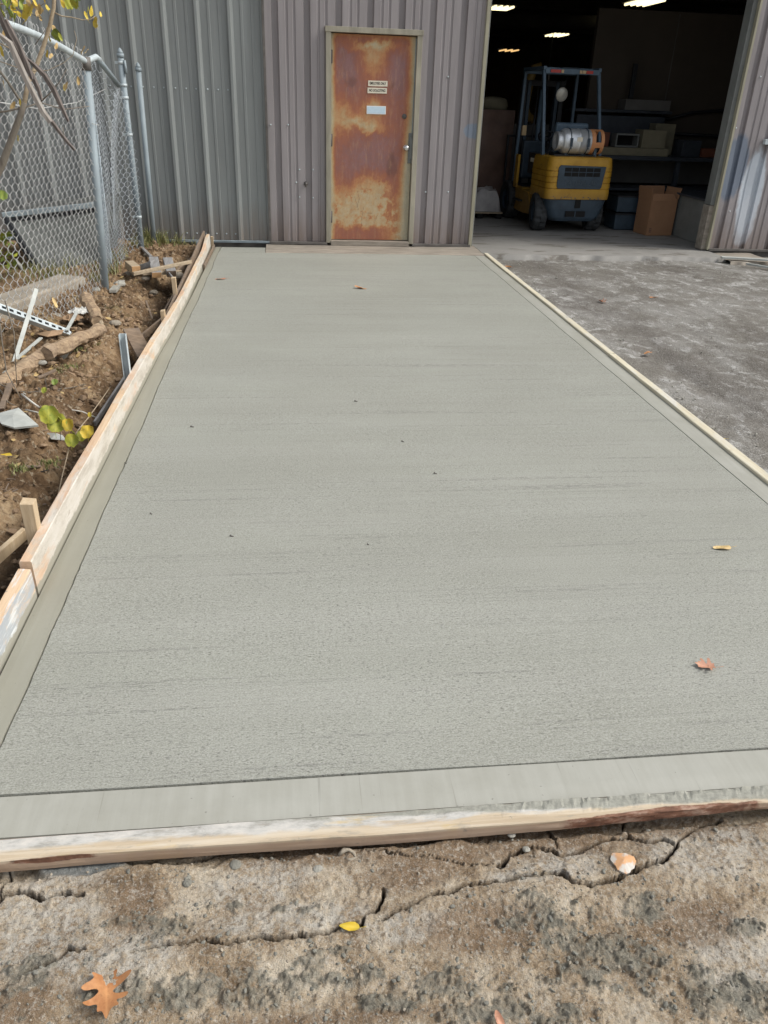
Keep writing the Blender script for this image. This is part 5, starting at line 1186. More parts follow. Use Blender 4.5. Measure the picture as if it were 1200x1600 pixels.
def beyond_bush(cx, cy, n, rad, label, zc=0.35, mats=('leaf_green', 'leaf_lime')):
    root = empty('bush', (cx, cy, -0.05)); tag(root, label, 'bush')
    st = MB()
    for i in range(7):
        a = random.random()*6.28; st.tube([(cx, cy, -0.05), (cx+math.cos(a)*rad*0.4, cy+math.sin(a)*rad*0.4, zc*0.8), (cx+math.cos(a)*rad*0.8, cy+math.sin(a)*rad*0.8, zc*1.4)], [0.008, 0.005, 0.002], 5)
    st.build('stem', M['bark'], root)
    for mname in mats:
        mb = MB()
        for i in range(n):
            a = random.random()*6.28; r_ = rad*random.random()**0.5; z = zc*(0.15+1.5*random.random()); c = Vector((cx+math.cos(a)*r_, cy+math.sin(a)*r_, z)); s_ = random.uniform(0.015, 0.035)
            u = Vector((random.gauss(0, 1), random.gauss(0, 1), random.gauss(0, 1))).normalized(); v = u.cross(Vector((random.random(), random.random(), 1))).normalized()
            mb.add([c-u*s_*1.3, c-v*s_*0.6+u*s_*0.1, c+u*s_*1.4, c+v*s_*0.6+u*s_*0.1], [(0, 1, 2, 3)])
        tag(mb.build('foliage', M[mname], root, fixn=False), kind='stuff')
beyond_bush(-2.75, 7.4, 260, 0.38, 'scrubby green bush beyond the fence beside the steel box', 0.22)
beyond_bush(-2.55, 6.3, 160, 0.28, 'low yellow green weeds behind the fence near the photo edge', 0.12)

# grass at the fence corner
def tufts(name, spots, label, mat='grass'):
    mb = MB()
    for (cx, cy, z, n, hh, rr) in spots:
        for i in range(n):
            a = random.random()*6.28; r0 = rr*random.random(); x, y = cx+math.cos(a)*r0, cy+math.sin(a)*r0; h = hh*random.uniform(0.4, 1.1); lean = Vector((random.gauss(0, 0.4), random.gauss(0, 0.4), 0))*h
            w_ = Vector((math.sin(a*3), math.cos(a*3), 0))*0.0035; p = Vector((x, y, z)); q = p+lean*0.35+Vector((0, 0, h*0.6)); e = p+lean+Vector((0, 0, h*(0.85+0.1*random.random())))
            mb.add([p-w_, p+w_, q+w_*0.8, q-w_*0.8, e], [(0, 1, 2, 3), (3, 2, 4)])
    tag(mb.build(name, M[mat], world=False, fixn=False), label, kind='stuff')
tufts('grass', [(-1.50, 9.12, 0.0, 220, 0.20, 0.16), (-1.36, 9.15, 0.0, 160, 0.16, 0.2), (-1.55, 8.85, 0.0, 120, 0.14, 0.14), (-1.2, 9.22, 0.0, 60, 0.10, 0.2), (-1.66, 7.6, 0.0, 90, 0.16, 0.14), (-1.72, 8.2, 0.0, 120, 0.18, 0.16), (-1.65, 7.2, 0.0, 50, 0.12, 0.1), (-2.1, 7.4, -0.03, 240, 0.2, 0.5), (-2.6, 6.2, -0.03, 200, 0.2, 0.5)], 'dry green grass growing along the fence foot and wall corner')
tufts('moss', [(G(x, y, 0).x, G(x, y, 0).y, -0.03, 60, 0.026, 0.07) for x, y in ((140, 532), (112, 566), (98, 572), (125, 540), (75, 716), (30, 724))], 'low mossy green growth on the dug soil')

# ------------------------------------------------------------------ shrub whose branches hang in at the corner
def shrub():
    D = 4.3; base = Vector((-2.05, 4.15, -0.05)); root = empty('shrub', base); tag(root, 'bare branched shrub with yellow leaves and torn hanging bark by the fence', 'shrub')
    def pt(x, y, d=0.0): return W(x, y, D+d)
    def br(name, pts, r0, r1, mat='bark', par=None, flat=None, k=7):
        P = [Vector(p) for p in pts]; n = len(P); rr = [r0+(r1-r0)*i/(n-1) for i in range(n)]
        o = MB().tube(P, rr, k).build(name, M[mat], par or root); return o
    tr = br('trunk', [base, Vector((-1.75, 4.2, 0.45)), pt(-14, 290), pt(4, 255), pt(16, 222), pt(32, 180), pt(38, 160)], 0.022, 0.013)
    br('branch', [pt(38, 162), pt(44, 128, .05), pt(58, 100, .08), pt(68, 72, .1), pt(78, 40, .1), pt(84, 12, .1), pt(86, -30, .1), pt(84, -80, .1)], 0.011, 0.008, 'pale_block', tr)
    br('branch', [pt(36, 165), pt(28, 152), pt(14, 130), pt(-6, 104), pt(-40, 70)], 0.007, 0.005, 'bark', tr)
    br('branch', [pt(34, 168), pt(10, 174), pt(-20, 176)], 0.005, 0.004, 'bark', tr)
    br('branch', [pt(62, 160, .1), pt(76, 148, .1), pt(92, 130, .1), pt(104, 108, .1)], 0.004, 0.0015, 'bark', tr)
    br('branch', [pt(40, 168), pt(62, 160, .1), pt(100, 171, .15), pt(140, 166, .2)], 0.004, 0.002, 'bark', tr)
    br('branch', [pt(84, 19, .1), pt(96, 25, .1), pt(112, 27, .1), pt(128, 31, .1), pt(142, 30, .1), pt(149, 25, .1)], 0.003, 0.0015, 'pale_block', tr)
    br('branch', [pt(-20, 8), pt(8, 6), pt(22, 2), pt(40, -8)], 0.004, 0.002, 'pale_block', tr)
    br('branch', [pt(0, 96), pt(20, 103), pt(45, 112), pt(75, 110), pt(100, 98), pt(114, 86), pt(120, 60), pt(116, 48)], 0.002, 0.001, 'pale_block', tr)
    br('branch', [pt(-4, 66), pt(12, 74), pt(26, 80)], 0.0035, 0.0025, 'pale_block', tr)
    for (a, b, c_, d_) in ((55, 70, 75, 40), (20, 110, 32, 120), (98, 198, 100, 240), (66, 30, 20, 12), (50, -10, 45, 14), (90, 55, 80, 50), (60, 12, 72, 4), (30, 16, 5, 22)):
        br('twig', [pt(a, b, .05), pt((a+c_)/2+2, (b+d_)/2-2, .05), pt(c_, d_, .05)], 0.002, 0.001, 'bark', tr, k=5)
    # broad torn strips of bark hanging across the branches
    def ribbon(pts, wds, mat):
        P = [Vector(p) for p in pts]; vs = []; n = len(P); th = 0.006
        for i, p in enumerate(P):
            t = (P[min(i+1, n-1)]-P[max(i-1, 0)]).normalized(); v = Vector((0, 0, CAM_H))-p; s_ = t.cross(v).normalized()*wds[i]/2; u = s_.cross(t).normalized()*th
            for q in (p-s_, p-s_*0.2+u*0.9, p+s_, p+s_*0.3-u): vs.append(q)
        fs = [(i*4+k, i*4+(k+1) % 4, i*4+4+(k+1) % 4, i*4+4+k) for i in range(n-1) for k in range(4)]+[(0, 1, 2, 3), (n*4-1, n*4-2, n*4-3, n*4-4)]
        MB().add(vs, fs).build('bark_strip', M[mat], root)
    ribbon([pt(-6, 10, -.1), pt(4, 34, -.1), pt(12, 52, -.1), pt(22, 70, -.1), pt(36, 96, -.1), pt(50, 118, -.1), pt(60, 138, -.1), pt(65, 156, -.1)], [.022, .026, .024, .02, .022, .024, .02, .012], 'strap_bark')
    ribbon([pt(9, 30, -.12), pt(20, 52, -.12), pt(30, 72, -.12), pt(42, 100, -.12), pt(50, 124, -.12)], [.014, .02, .022, .022, .014], 'strap_bark')
    ribbon([pt(-4, 52, -.14), pt(16, 68, -.14), pt(28, 96, -.14), pt(42, 126, -.14), pt(56, 154, -.14), pt(68, 176, -.14), pt(79, 191, -.14)], [.018, .026, .030, .026, .026, .028, .024], 'strap_pale')
    ribbon([pt(78, 186, -.1), pt(90, 202, -.1), pt(104, 220, -.1), pt(117, 235, -.1)], [.018, .018, .016, .012], 'strap_bark')
    ribbon([pt(41, 90, -.06), pt(54, 102, -.06), pt(70, 118, -.06), pt(84, 140, -.06), pt(94, 162, -.06), pt(107, 190, -.06)], [.008, .020, .024, .026, .022, .012], 'strap_bark')
    # leaves
    LS = [(24, 12, 'leaf_lime', 10), (14, 8, 'leaf_green', 11), (30, 22, 'leaf_yellow', 7), (46, 21, 'leaf_yellow', 15), (40, 16, 'leaf_yellow', 11), (4, 17, 'leaf_lime', 9), (15, 19, 'leaf_dry', 8), (18, 24, 'leaf_dry', 7), (62, 14, 'leaf_dry', 8), (74, 12, 'leaf_yellow', 8), (56, 10, 'leaf_dry', 7),
          (63, 28, 'leaf_dry', 5), (58, 20, 'leaf_dry', 7), (108, 6, 'leaf_lime', 9), (117, 4, 'leaf_lime', 9), (98, 5, 'leaf_yellow', 7), (142, 17, 'leaf_yellow', 8), (138, 14, 'leaf_lime', 6), (134, 25, 'leaf_yellow', 7), (151, 35, 'leaf_yellow', 9), (157, 22, 'leaf_yellow', 5), (90, 54, 'leaf_green', 10), (94, 58, 'leaf_lime', 6), (84, 44, 'leaf_dry', 7), (78, 60, 'leaf_yellow', 5),
          (80, 88, 'leaf_dry', 7), (74, 84, 'leaf_yellow', 6), (104, 134, 'leaf_dry', 7), (101, 137, 'leaf_yellow', 5), (122, 126, 'leaf_dry', 7), (20, 165, 'leaf_dry', 8), (32, 160, 'leaf_yellow', 6), (29, 216, 'leaf_yellow', 6), (5, 55, 'leaf_dry', 8), (3, 80, 'leaf_yellow', 8), (88, 72, 'leaf_dry', 6), (130, 78, 'leaf_dry', 7), (136, 80, 'leaf_dry', 6), (44, 2, 'leaf_dry', 8), (70, 0, 'leaf_yellow', 8), (35, -6, 'leaf_lime', 11), (10, -10, 'leaf_lime', 11), (-12, 30, 'leaf_lime', 10), (-14, 5, 'leaf_green', 11), (120, -8, 'leaf_green', 10), (4, 305, 'leaf_green', 9), (6, 130, 'leaf_dry', 6), (22, 2, 'leaf_yellow', 8), (54, 4, 'leaf_yellow', 7), (66, 20, 'leaf_dry', 6), (0, 6, 'leaf_lime', 9), (33, 8, 'leaf_green', 8)]
    for x, y, mt, s_ in LS:
        o = leaf_mesh('round' if s_ > 8 else 'oval', s_*1.45/FPX*D).build('leaf', M[mt], root, world=False)
        o.location = pt(x, y, random.uniform(-.1, .15))-Vector(root.location); o.rotation_euler = (R(70)+random.uniform(-.7, .7), random.uniform(-.6, .6), random.uniform(-1.2, 1.2))
    for i in range(46):
        x = random.gauss(20, 34); y = random.uniform(-90, 26)
        o = leaf_mesh('oval', random.uniform(7, 12)*1.3/FPX*D).build('leaf', M[random.choice(['leaf_yellow', 'leaf_lime', 'leaf_green', 'leaf_dry'])], root, world=False)
        o.location = pt(x, y, random.uniform(-.2, .25))-Vector(root.location); o.rotation_euler = (R(60)+random.uniform(-.9, .9), random.uniform(-.9, .9), random.uniform(-3, 3))
shrub()

def vine():
    D = 3.55; b = Vector((-1.12, 3.3, -0.2)); root = empty('vine_sprout', b); tag(root, 'young vine sprout with broad yellow green leaves beside the trench', 'vine')
    pt = lambda x, y, d=0.0: W(x, y, D+d)
    MB().tube([b+Vector((0.07, -0.2, 0)), pt(97, 745, -.2), pt(108, 700), pt(117, 680), pt(122, 672), pt(140, 650, .15), pt(158, 625, .4), pt(172, 605, .8)], [0.003]*5+[0.0025]*3, 6).build('stem', M['pale_block'], root)
    MB().tube([pt(117, 678), pt(104, 664), pt(88, 648), pt(78, 642)], 0.0022, 5).build('stem', M['leaf_lime'], root)
    MB().tube([pt(95, 690), pt(94, 672), pt(90, 655), pt(112, 676)], 0.0015, 5).build('stem', M['bark'], root)
    for x, y, s_, mt, rz in ((76, 648, 26, 'leaf_lime', 0.5), (88, 660, 28, 'leaf_lime', 2.2), (108, 664, 18, 'leaf_yellow', 1.2), (137, 675, 20, 'leaf_yellow', 1.7), (112, 688, 19, 'leaf_lime', 3.0), (126, 682, 16, 'leaf_lime', 2.0), (141, 648, 7, 'leaf_yellow', 0.4), (86, 597, 9, 'leaf_green', 1.0), (70, 610, 9, 'leaf_lime', 0.2)):
        o = leaf_mesh('round', s_*1.12/FPX*D).build('leaf', M[mt], root, world=False); o.location = pt(x, y, random.uniform(-.03, .03))-Vector(root.location)
        o.rotation_euler = (R(55)+random.uniform(-.25, .25), random.uniform(-.3, .3), random.uniform(-.5, .5))
vine()
for i, pts in enumerate([[(0, 505), (4, 540), (10, 580), (20, 600), (34, 625)], [(0, 600), (20, 610), (45, 613), (110, 606), (135, 600)], [(8, 470), (22, 520), (26, 600)], [(100, 640), (120, 610), (137, 606)], [(60, 606), (80, 640), (70, 590)], [(-6, 600), (12, 628), (24, 634)]]):
    P = [W(x, y, 4.4-0.2*k/len(pts)) if i in (0, 2) else GS(x, y, .03) for k, (x, y) in enumerate(pts)]
    o = MB().tube(P, [0.004-0.002*k/(len(P)-1) for k in range(len(P))], 5).build('dry_twig', M['bark'])
    tag(o, ['thin upright dry twig at the photo edge above the thick log', 'long dry twig lying level across the soil behind the white strips', 'wispy dead stalk standing in front of the thick log', 'short dry twig on the pale soil patch near the form', 'bent dry twig above the short white strip', 'dark dead stem at the photo edge above the broken board'][i], 'twig', 'dry twigs on the dug bed')

# white strips at the foot of the far right wall
for (a, b, z, wd, lab) in (((1127, 402), (1215, 407), 0.01, 0.07, 'wide white board lying against the far right wall'), ((1166, 412), (1215, 420), -0.015, 0.025, 'narrow white strip on the asphalt by the far right wall')):
    o = MB().beam(G(*a, z), G(*b, z), wd, 0.02).build('white_board', M['sheetp'], bevel=0.002); tag(o, lab, 'board')

# ------------------------------------------------------------------ forklift
def forklift():
    Y_, D_, K_, GD, RB = M['yellow'], M['truck_dark'], M['black'], M['truck_guard'], M['rubber']
    root = empty('forklift', (3.745, 10.50, 0), R(4)); root.scale = (0.925, 0.97, 0.985); tag(root, 'old yellow forklift seen from behind with a silver gas tank, parked in the garage', 'forklift')
    def P(n, mb, mt, par=None, **k): return mb.build(n, mt, par or root, world=False, **k)
    # counterweight: rounded in plan, widening downward, with horizontal grooves
    def plan(w, y0, y1, r, n=6):
        out = [(-w, y1), (-w, y0+r)]
        for i in range(1, n): a = math.pi+math.pi/2*i/n; out.append((-w+r+r*math.cos(a), y0+r+r*math.sin(a)))
        out.append((-w+r, y0)); out.append((w-r, y0))
        for i in range(1, n): a = 1.5*math.pi+math.pi/2*i/n; out.append((w-r+r*math.cos(a), y0+r+r*math.sin(a)))
        out += [(w, y0+r), (w, y1)]; return out
    def loft(levels, mt, name):
        mb = MB(); n = None; vs = []
        for (z, w, y0, y1, r) in levels:
            pl = plan(w, y0, y1, r); n = len(pl); vs += [(x, y, z) for x, y in pl]
        L = len(levels); fs = [(i*n+k, i*n+(k+1) % n, (i+1)*n+(k+1) % n, (i+1)*n+k) for i in range(L-1) for k in range(n)] + [tuple(range(n))[::-1], tuple(range((L-1)*n, L*n))]
        mb.add(vs, fs); return P(name, mb, mt)
    lv = []
    for i, (z, w) in enumerate([(0.425, 0.475), (0.50, 0.480)]): lv.append((z, w, 0.0, 0.62, 0.10))
    for z in (0.555, 0.625, 0.695, 0.765):
        lv += [(z-0.006, 0.479, 0.0, 0.62, 0.10), (z-0.004, 0.470, 0.010, 0.62, 0.10), (z+0.004, 0.470, 0.010, 0.62, 0.10), (z+0.006, 0.478, 0.0, 0.62, 0.10)]
    lv += [(0.86, 0.470, 0.004, 0.62, 0.10), (0.905, 0.462, 0.010, 0.62, 0.09), (0.925, 0.450, 0.024, 0.61, 0.08), (0.932, 0.430, 0.045, 0.60, 0.07)]
    cw = loft(lv, Y_, 'counterweight')
    loft([(0.150, 0.33, 0.06, 0.20, 0.10), (0.19, 0.37, 0.035, 0.20, 0.10), (0.30, 0.42, 0.022, 0.20, 0.10), (0.420, 0.455, 0.018, 0.20, 0.10)], D_, 'lower_counterweight'); P('wheel_arch', MB().box((0, 0.40, 0.33), (0.60, 0.42, 0.22)), D_)
    # grille panel
    mb = MB(); gx0, gx1, gz0, gz1 = -0.335, 0.345, 0.555, 0.835
    fr = [(gx0+0.02, gz1), (gx1, gz1-0.01), (gx1-0.03, gz0+0.02), (gx1-0.05, gz0), (gx0+0.01, gz0), (gx0-0.01, gz0+0.03), (gx0-0.01, gz1-0.03)]
    mb.prism(fr, -0.012, 0.02); g_ = P('grille_panel', mb, D_, bevel=0.004)
    ox0, ox1, oz0, oz1 = gx0+0.075, gx1-0.075, 0.700, 0.812
    cwid = (ox1-ox0)/5; ch = (oz1-oz0)/2
    for i in range(5):
        for j in range(2): P('vent_opening', MB().box((ox0+cwid*(i+0.5), -0.0135, oz0+ch*(j+0.5)), (cwid-0.010, 0.004, ch-0.009)), M['dark'], g_)
    cu = bpy.data.curves.new('t', 'FONT'); cu.body = 'CATERPILLAR'; cu.size = 0.085; cu.align_x = 'CENTER'; cu.align_y = 'CENTER'; cu.extrude = 0.003; cu.resolution_u = 3; cu.offset = 0.001
    to = bpy.data.objects.new('t', cu); COL.objects.link(to); bpy.context.view_layer.update(); me = bpy.data.meshes.new_from_object(to.evaluated_get(bpy.context.evaluated_depsgraph_get())); bpy.data.objects.remove(to)
    mx = max(v.co.x for v in me.vertices); k = 0.24/mx
    mb = MB().add([(v.co.x*k, -0.014-v.co.z, 0.622+v.co.y) for v in me.vertices], [list(p.vertices) for p in me.polygons]); P('raised_lettering', mb, plain('raised_letter_paint', (0.055, 0.078, 0.100), 0.5, 0, 0.1, 10, 0), g_)
    # tow slot and lower window
    P('tow_slot', MB().box((0.01, 0.016, 0.375), (0.080, 0.012, 0.115)), M['dark']); P('lower_vent', MB().box((-0.01, 0.016, 0.245), (0.29, 0.014, 0.068)), M['dark']); P('vent_bar', MB().box((-0.015, 0.008, 0.245), (0.014, 0.010, 0.068)), D_)
    # chassis and sides
    mb = MB(); mb.prism([(0.60, 0.18), (0.80, 0.44), (1.05, 0.44), (1.05, 0.47), (1.52, 0.47), (1.60, 0.16), (0.95, 0.14), (0.66, 0.16)], -0.44, 0.44, 'x'); P('chassis', mb, Y_, bevel=0.01)
    P('engine_cover', MB().box((0, 0.82, 0.68), (0.62, 0.52, 0.44)), D_, bevel=0.03); P('floor_plate', MB().box((0, 1.35, 0.475), (0.80, 0.42, 0.02)), K_)
    P('side_pillar', MB().box((-0.46, 1.30, 0.665), (0.035, 0.12, 0.43)), Y_, bevel=0.006); P('side_pillar', MB().box((0.46, 1.30, 0.665), (0.035, 0.12, 0.43)), Y_, bevel=0.006)
    P('dashboard', MB().box((0, 1.52, 0.80), (0.66, 0.12, 0.50)), D_, bevel=0.02)
    mb = MB(); mb.prism([(0.52, 0.94), (0.62, 0.94), (0.98, 0.93), (1.0, 0.99), (0.68, 1.02), (0.56, 1.32), (0.50, 1.30)], -0.24, 0.24, 'x'); P('seat', mb, GD, bevel=0.02)
    for s_ in (-1, 1): P('hood_side', MB().box((s_*0.40, 0.72, 0.80), (0.10, 0.36, 0.26)), Y_ if s_ > 0 else K_, bevel=0.01)
    mb = MB(); mb.tube([(0.17*math.cos(a), 1.30+0.13*math.sin(a), 1.10+0.08*math.sin(a)) for a in [2*math.pi*i/20 for i in range(21)]], 0.012, 7); mb.tube([(0, 1.5, 0.98), (0, 1.30, 1.09)], 0.014, 7); mb.tube([(-0.16, 1.30, 1.10), (0.16, 1.30, 1.10)], 0.008, 6); P('steering_wheel', mb, K_)
    # overhead guard
    for s_ in (-1, 1):
        P('guard_post', MB().beam((s_*0.425, 0.42, 0.91), (s_*0.405, 0.78, 1.91), 0.040, 0.050, (0, 1, 0)), GD, bevel=0.004)
        P('guard_post', MB().beam((s_*0.425, 1.52, 0.50), (s_*0.405, 1.50, 1.91), 0.040, 0.050, (0, 1, 0)), GD, bevel=0.004)
        P('guard_rail', MB().box((s_*0.405, 1.14, 1.935), (0.045, 0.80, 0.045)), GD, bevel=0.004)
    for i in range(6): P('guard_bar', MB().box((0, 0.92+i*0.11, 1.942), (0.80, 0.022, 0.022)), GD)
    rb = P('rear_crossbar', MB().box((0, 0.755, 1.905), (0.80, 0.050, 0.060)), GD, bevel=0.004); P('front_crossbar', MB().box((0, 1.53, 1.915), (0.84, 0.045, 0.060)), GD, bevel=0.004)
    for x, w_, mt in ((-0.255, 0.15, 'red'), (-0.155, 0.035, 'amber'), (0.115, 0.035, 'amber'), (0.165, 0.05, 'amber'), (0.245, 0.10, 'red')): P('tail_light', MB().box((x, 0.724, 1.905), (w_, 0.014, 0.036)), M[mt], rb, bevel=0.002)
    # gas tank lying across
    tk = MB(); Mx = Matrix.Translation((-0.35, 0.22, 1.105)) @ Matrix.Rotation(R(90), 4, 'Y'); r = 0.150
    tk.lathe([(0.0, 0.03), (0.085, 0.03), (0.090, 0.0), (0.112, 0.0), (0.114, 0.035), (0.105, 0.06), (0.125, 0.075), (r*0.97, 0.10), (r, 0.13), (r, 0.30), (r+0.003, 0.303), (r+0.003, 0.312), (r, 0.315), (r, 0.46), (r*0.95, 0.49), (0.10, 0.52), (0.03, 0.535), (0.0, 0.535)], 32, Mx)
    t_ = P('gas_tank', tk, M['tank'])
    # slotted collar
    nC = 28; mb = MB(); 
    def ringpart(h0, h1, ks):
        for k in ks:
            a0, a1 = 2*math.pi*k/nC, 2*math.pi*(k+1)/nC; vs = []
            for h in (h0, h1):
                for rr in (r*0.985, r*0.94):
                    for a in (a0, a1): vs.append(Mx @ Vector((rr*math.cos(a), rr*math.sin(a), h)))
            mb.add(vs, [(0, 1, 5, 4), (2, 6, 7, 3), (0, 4, 6, 2), (1, 3, 7, 5), (0, 2, 3, 1), (4, 5, 7, 6)])
    ringpart(0.475, 0.53, range(nC)); ringpart(0.61, 0.655, range(nC)); ringpart(0.53, 0.61, [k for k in range(nC) if (k % 7) in (0, 1)])
    P('tank_collar', mb, M['orange'], t_); P('tank_valve', MB().tube([(0.185, 0.22, 1.105), (0.24, 0.22, 1.105), (0.245, 0.20, 1.04)], 0.018, 8), M['steel'], t_)
    for h in (0.17, 0.42):
        mb = MB(); x = -0.35+h
        mb.tube([(x, 0.22+(r+0.006)*math.cos(a), 1.105+(r+0.006)*math.sin(a)) for a in [2*math.pi*i/28 for i in range(29)]], 0.006, 6, cap=False); mb.box((x, 0.22-r-0.010, 1.10), (0.034, 0.014, 0.10)); mb.tube([(x-0.012, 0.06, 1.06), (x, 0.05, 1.02), (x+0.012, 0.06, 1.06)], 0.006, 5)
        P('tank_strap', mb, D_); P('tank_leg', MB().box((x-0.005, 0.20, 0.965), (0.045, 0.05, 0.085)), GD, bevel=0.003)
    P('tank_leg', MB().box((0.235, 0.20, 0.975), (0.04, 0.06, 0.11)), GD, bevel=0.003); P('tank_tray', MB().box((-0.06, 0.27, 0.942), (0.60, 0.20, 0.016)), K_)
    # mirror disc and hanging duct
    mb = MB(); Mm = Matrix.Translation((-0.02, 0.98, 1.64)) @ Matrix.Rotation(R(98), 4, 'X'); mb.lathe([(0, 0.02), (0.055, 0.016), (0.085, 0.004), (0.088, 0), (0.085, -0.01), (0, -0.012)], 26, Mm); mi = P('mirror', mb, M['mirror']); P('mirror_arm', MB().tube([(0.0, 0.99, 1.70), (0.05, 1.02, 1.86)], 0.007, 6), K_, mi)
    # mast, carriage
    for s_ in (-1, 1):
        P('mast_rail', MB().box((s_*0.30, 1.80, 0.93), (0.07, 0.12, 1.78)), K_, bevel=0.004); P('mast_rail', MB().box((s_*0.225, 1.80, 0.93), (0.05, 0.10, 1.74)), D_, bevel=0.004)
        P('fork', MB().box((s_*0.22, 2.45, 0.06), (0.10, 1.05, 0.035)), K_, bevel=0.004); P('fork', MB().box((s_*0.22, 1.94, 0.28), (0.10, 0.04, 0.45)), K_, bevel=0.004)
    P('mast_crossbar', MB().box((0, 1.80, 1.78), (0.66, 0.08, 0.07)), K_); P('lift_cylinder', MB().tube([(0, 1.80, 0.1), (0, 1.80, 1.7)], 0.035, 10), GD)
    P('lift_chain', MB().box((0.08, 1.80, 1.2), (0.02, 0.012, 1.4)), M['dark_trim']); P('load_backrest', MB().box((-0.42, 1.95, 0.62), (0.03, 0.03, 0.95)).box((0.42, 1.95, 0.62), (0.03, 0.03, 0.95)).box((0, 1.95, 1.09), (0.87, 0.03, 0.03)).box((0, 1.95, 0.3), (0.87, 0.03, 0.08)), K_)
    # work lamp on the guard
    P('work_lamp', MB().box((-0.34, 1.50, 1.18), (0.07, 0.05, 0.13)), M['amber'], bevel=0.008)
    # wheels
    def wheel(x, y, rad, wd, steer=0.0):
        nW = 40; Mw = Matrix.Translation((x, y, rad)) @ Matrix.Rotation(steer, 4, 'Z') @ Matrix.Rotation(R(90), 4, 'Y'); hw = wd/2
        prof = [(rad*0.55, -hw*0.86), (rad*0.80, -hw), (rad*0.93, -hw*0.96), (rad, -hw*0.72), (rad, -hw*0.05), (rad, hw*0.05), (rad, hw*0.72), (rad*0.93, hw*0.96), (rad*0.80, hw), (rad*0.55, hw*0.86)]
        def md(j, k):
            if j in (2, 3, 4): return 0.93 if k % 4 < 1 else 1
            if j in (5, 6, 7): return 0.93 if (k+2) % 4 < 1 else 1
            return 1
        t = P('tyre', MB().lathe(prof, nW, Mw, smooth=False, mod=md), RB)
        P('rim', MB().lathe([(rad*0.56, -hw*0.80), (rad*0.50, -hw*0.5), (rad*0.25, -hw*0.4), (rad*0.22, -hw*0.65), (0, -hw*0.68)], 20, Mw).lathe([(rad*0.56, hw*0.80), (rad*0.50, hw*0.5), (rad*0.25, hw*0.4), (0, hw*0.4)], 20, Mw), D_, t)
    wheel(-0.43, 0.34, 0.235, 0.19, R(-10)); wheel(0.40, 0.34, 0.235, 0.19, R(-10)); wheel(-0.43, 1.55, 0.26, 0.20); wheel(0.43, 1.55, 0.26, 0.20)
    P('axle', MB().tube([(-0.35, 0.36, 0.22), (0.35, 0.36, 0.22)], 0.04, 8), K_)
forklift()

# ------------------------------------------------------------------ things in the garage
def bx(name, lo, hi, mat, label, cat, grp=None, bevel=0.004, rz=0):
    c = [(a+b)/2 for a, b in zip(lo, hi)]; d = [b-a for a, b in zip(lo, hi)]
    o = MB().box(c, d, Matrix.Rotation(rz, 3, 'Z') if rz else None).build(name, mat, bevel=bevel); tag(o, label, cat, grp); return o
def carton():
    c = G(1012, 366, 0); root = empty('cardboard_carton', (4.885, 10.63, 0), R(7)); tag(root, 'open brown cardboard carton with raised flaps on the garage floor', 'carton')
    w_, d_, h_, t = 0.37, 0.34, 0.43, 0.006
    for n, (cc, dd) in {'front': ((0, -d_/2, h_/2), (w_, t, h_)), 'back': ((0, d_/2, h_/2), (w_, t, h_)), 'side': ((-w_/2, 0, h_/2), (t, d_-0.008, h_)), 'side_': ((w_/2, 0, h_/2), (t, d_-0.008, h_))}.items():
        MB().box(cc, dd).build('wall_'+n.strip('_') if n[0] == 's' else n+'_wall', M['card'], root, world=False)
    MB().box((0, 0, 0.004), (w_-0.01, d_-0.01, 0.006)).build('bottom', M['card'], root, world=False)
    MB().beam((-w_/2+0.004, -d_/2, h_), (-w_/2+0.004, -d_/2-0.01, h_+0.001), 0.01, 0.01)
    MB().add([(-w_/2, -d_/2, h_), (w_/2, -d_/2, h_), (w_/2-0.07, -d_/2+0.020, h_+0.085), (-w_/2+0.012, -d_/2+0.020, h_+0.085)], [(0, 1, 2, 3)]).build('flap', M['card'], root, world=False).modifiers.new('t', 'SOLIDIFY').thickness = 0.005
    MB().add([(-w_/2, -d_/2, h_), (-w_/2, d_/2, h_), (-w_/2-0.02, d_/2, h_+0.15), (-w_/2-0.02, -d_/2, h_+0.15)], [(0, 1, 2, 3)]).build('flap', M['card'], root, world=False).modifiers.new('t', 'SOLIDIFY').thickness = 0.005
    MB().add([(w_/2, -d_/2, h_), (w_/2, d_/2, h_), (w_/2+0.03, d_/2, h_+0.15), (w_/2+0.05, -d_/2+0.02, h_+0.15)], [(0, 1, 2, 3)]).build('flap', M['card'], root, world=False).modifiers.new('t', 'SOLIDIFY').thickness = 0.005
    MB().add([(-w_/2, d_/2, h_), (w_/2, d_/2, h_), (w_/2, d_/2+0.03, h_+0.15), (-w_/2, d_/2+0.03, h_+0.15)], [(0, 1, 2, 3)]).build('flap', M['card'], root, world=False).modifiers.new('t', 'SOLIDIFY').thickness = 0.005
    mb = MB(); 
    for i in range(3): mb.box((-w_/2+0.045, -d_/2-0.0035, 0.045+i*0.02), (0.035, 0.0008, 0.012))
    mb.build('printed_mark', M['card_dark'], root, world=False)
carton()
bx('steel_cabinet', (5.13, 9.66, 0.0), (5.45, 10.9, 0.50), M['cabinet'], 'low scuffed grey cabinet between the carton and the garage door post', 'cabinet')
bx('cabinet_top', (5.10, 9.62, 0.505), (5.50, 11.5, 0.53), M['bench'], 'dark steel shelf board lying on the grey cabinet', 'shelf board')
BB = 'dark plastic bins stacked behind the forklift'
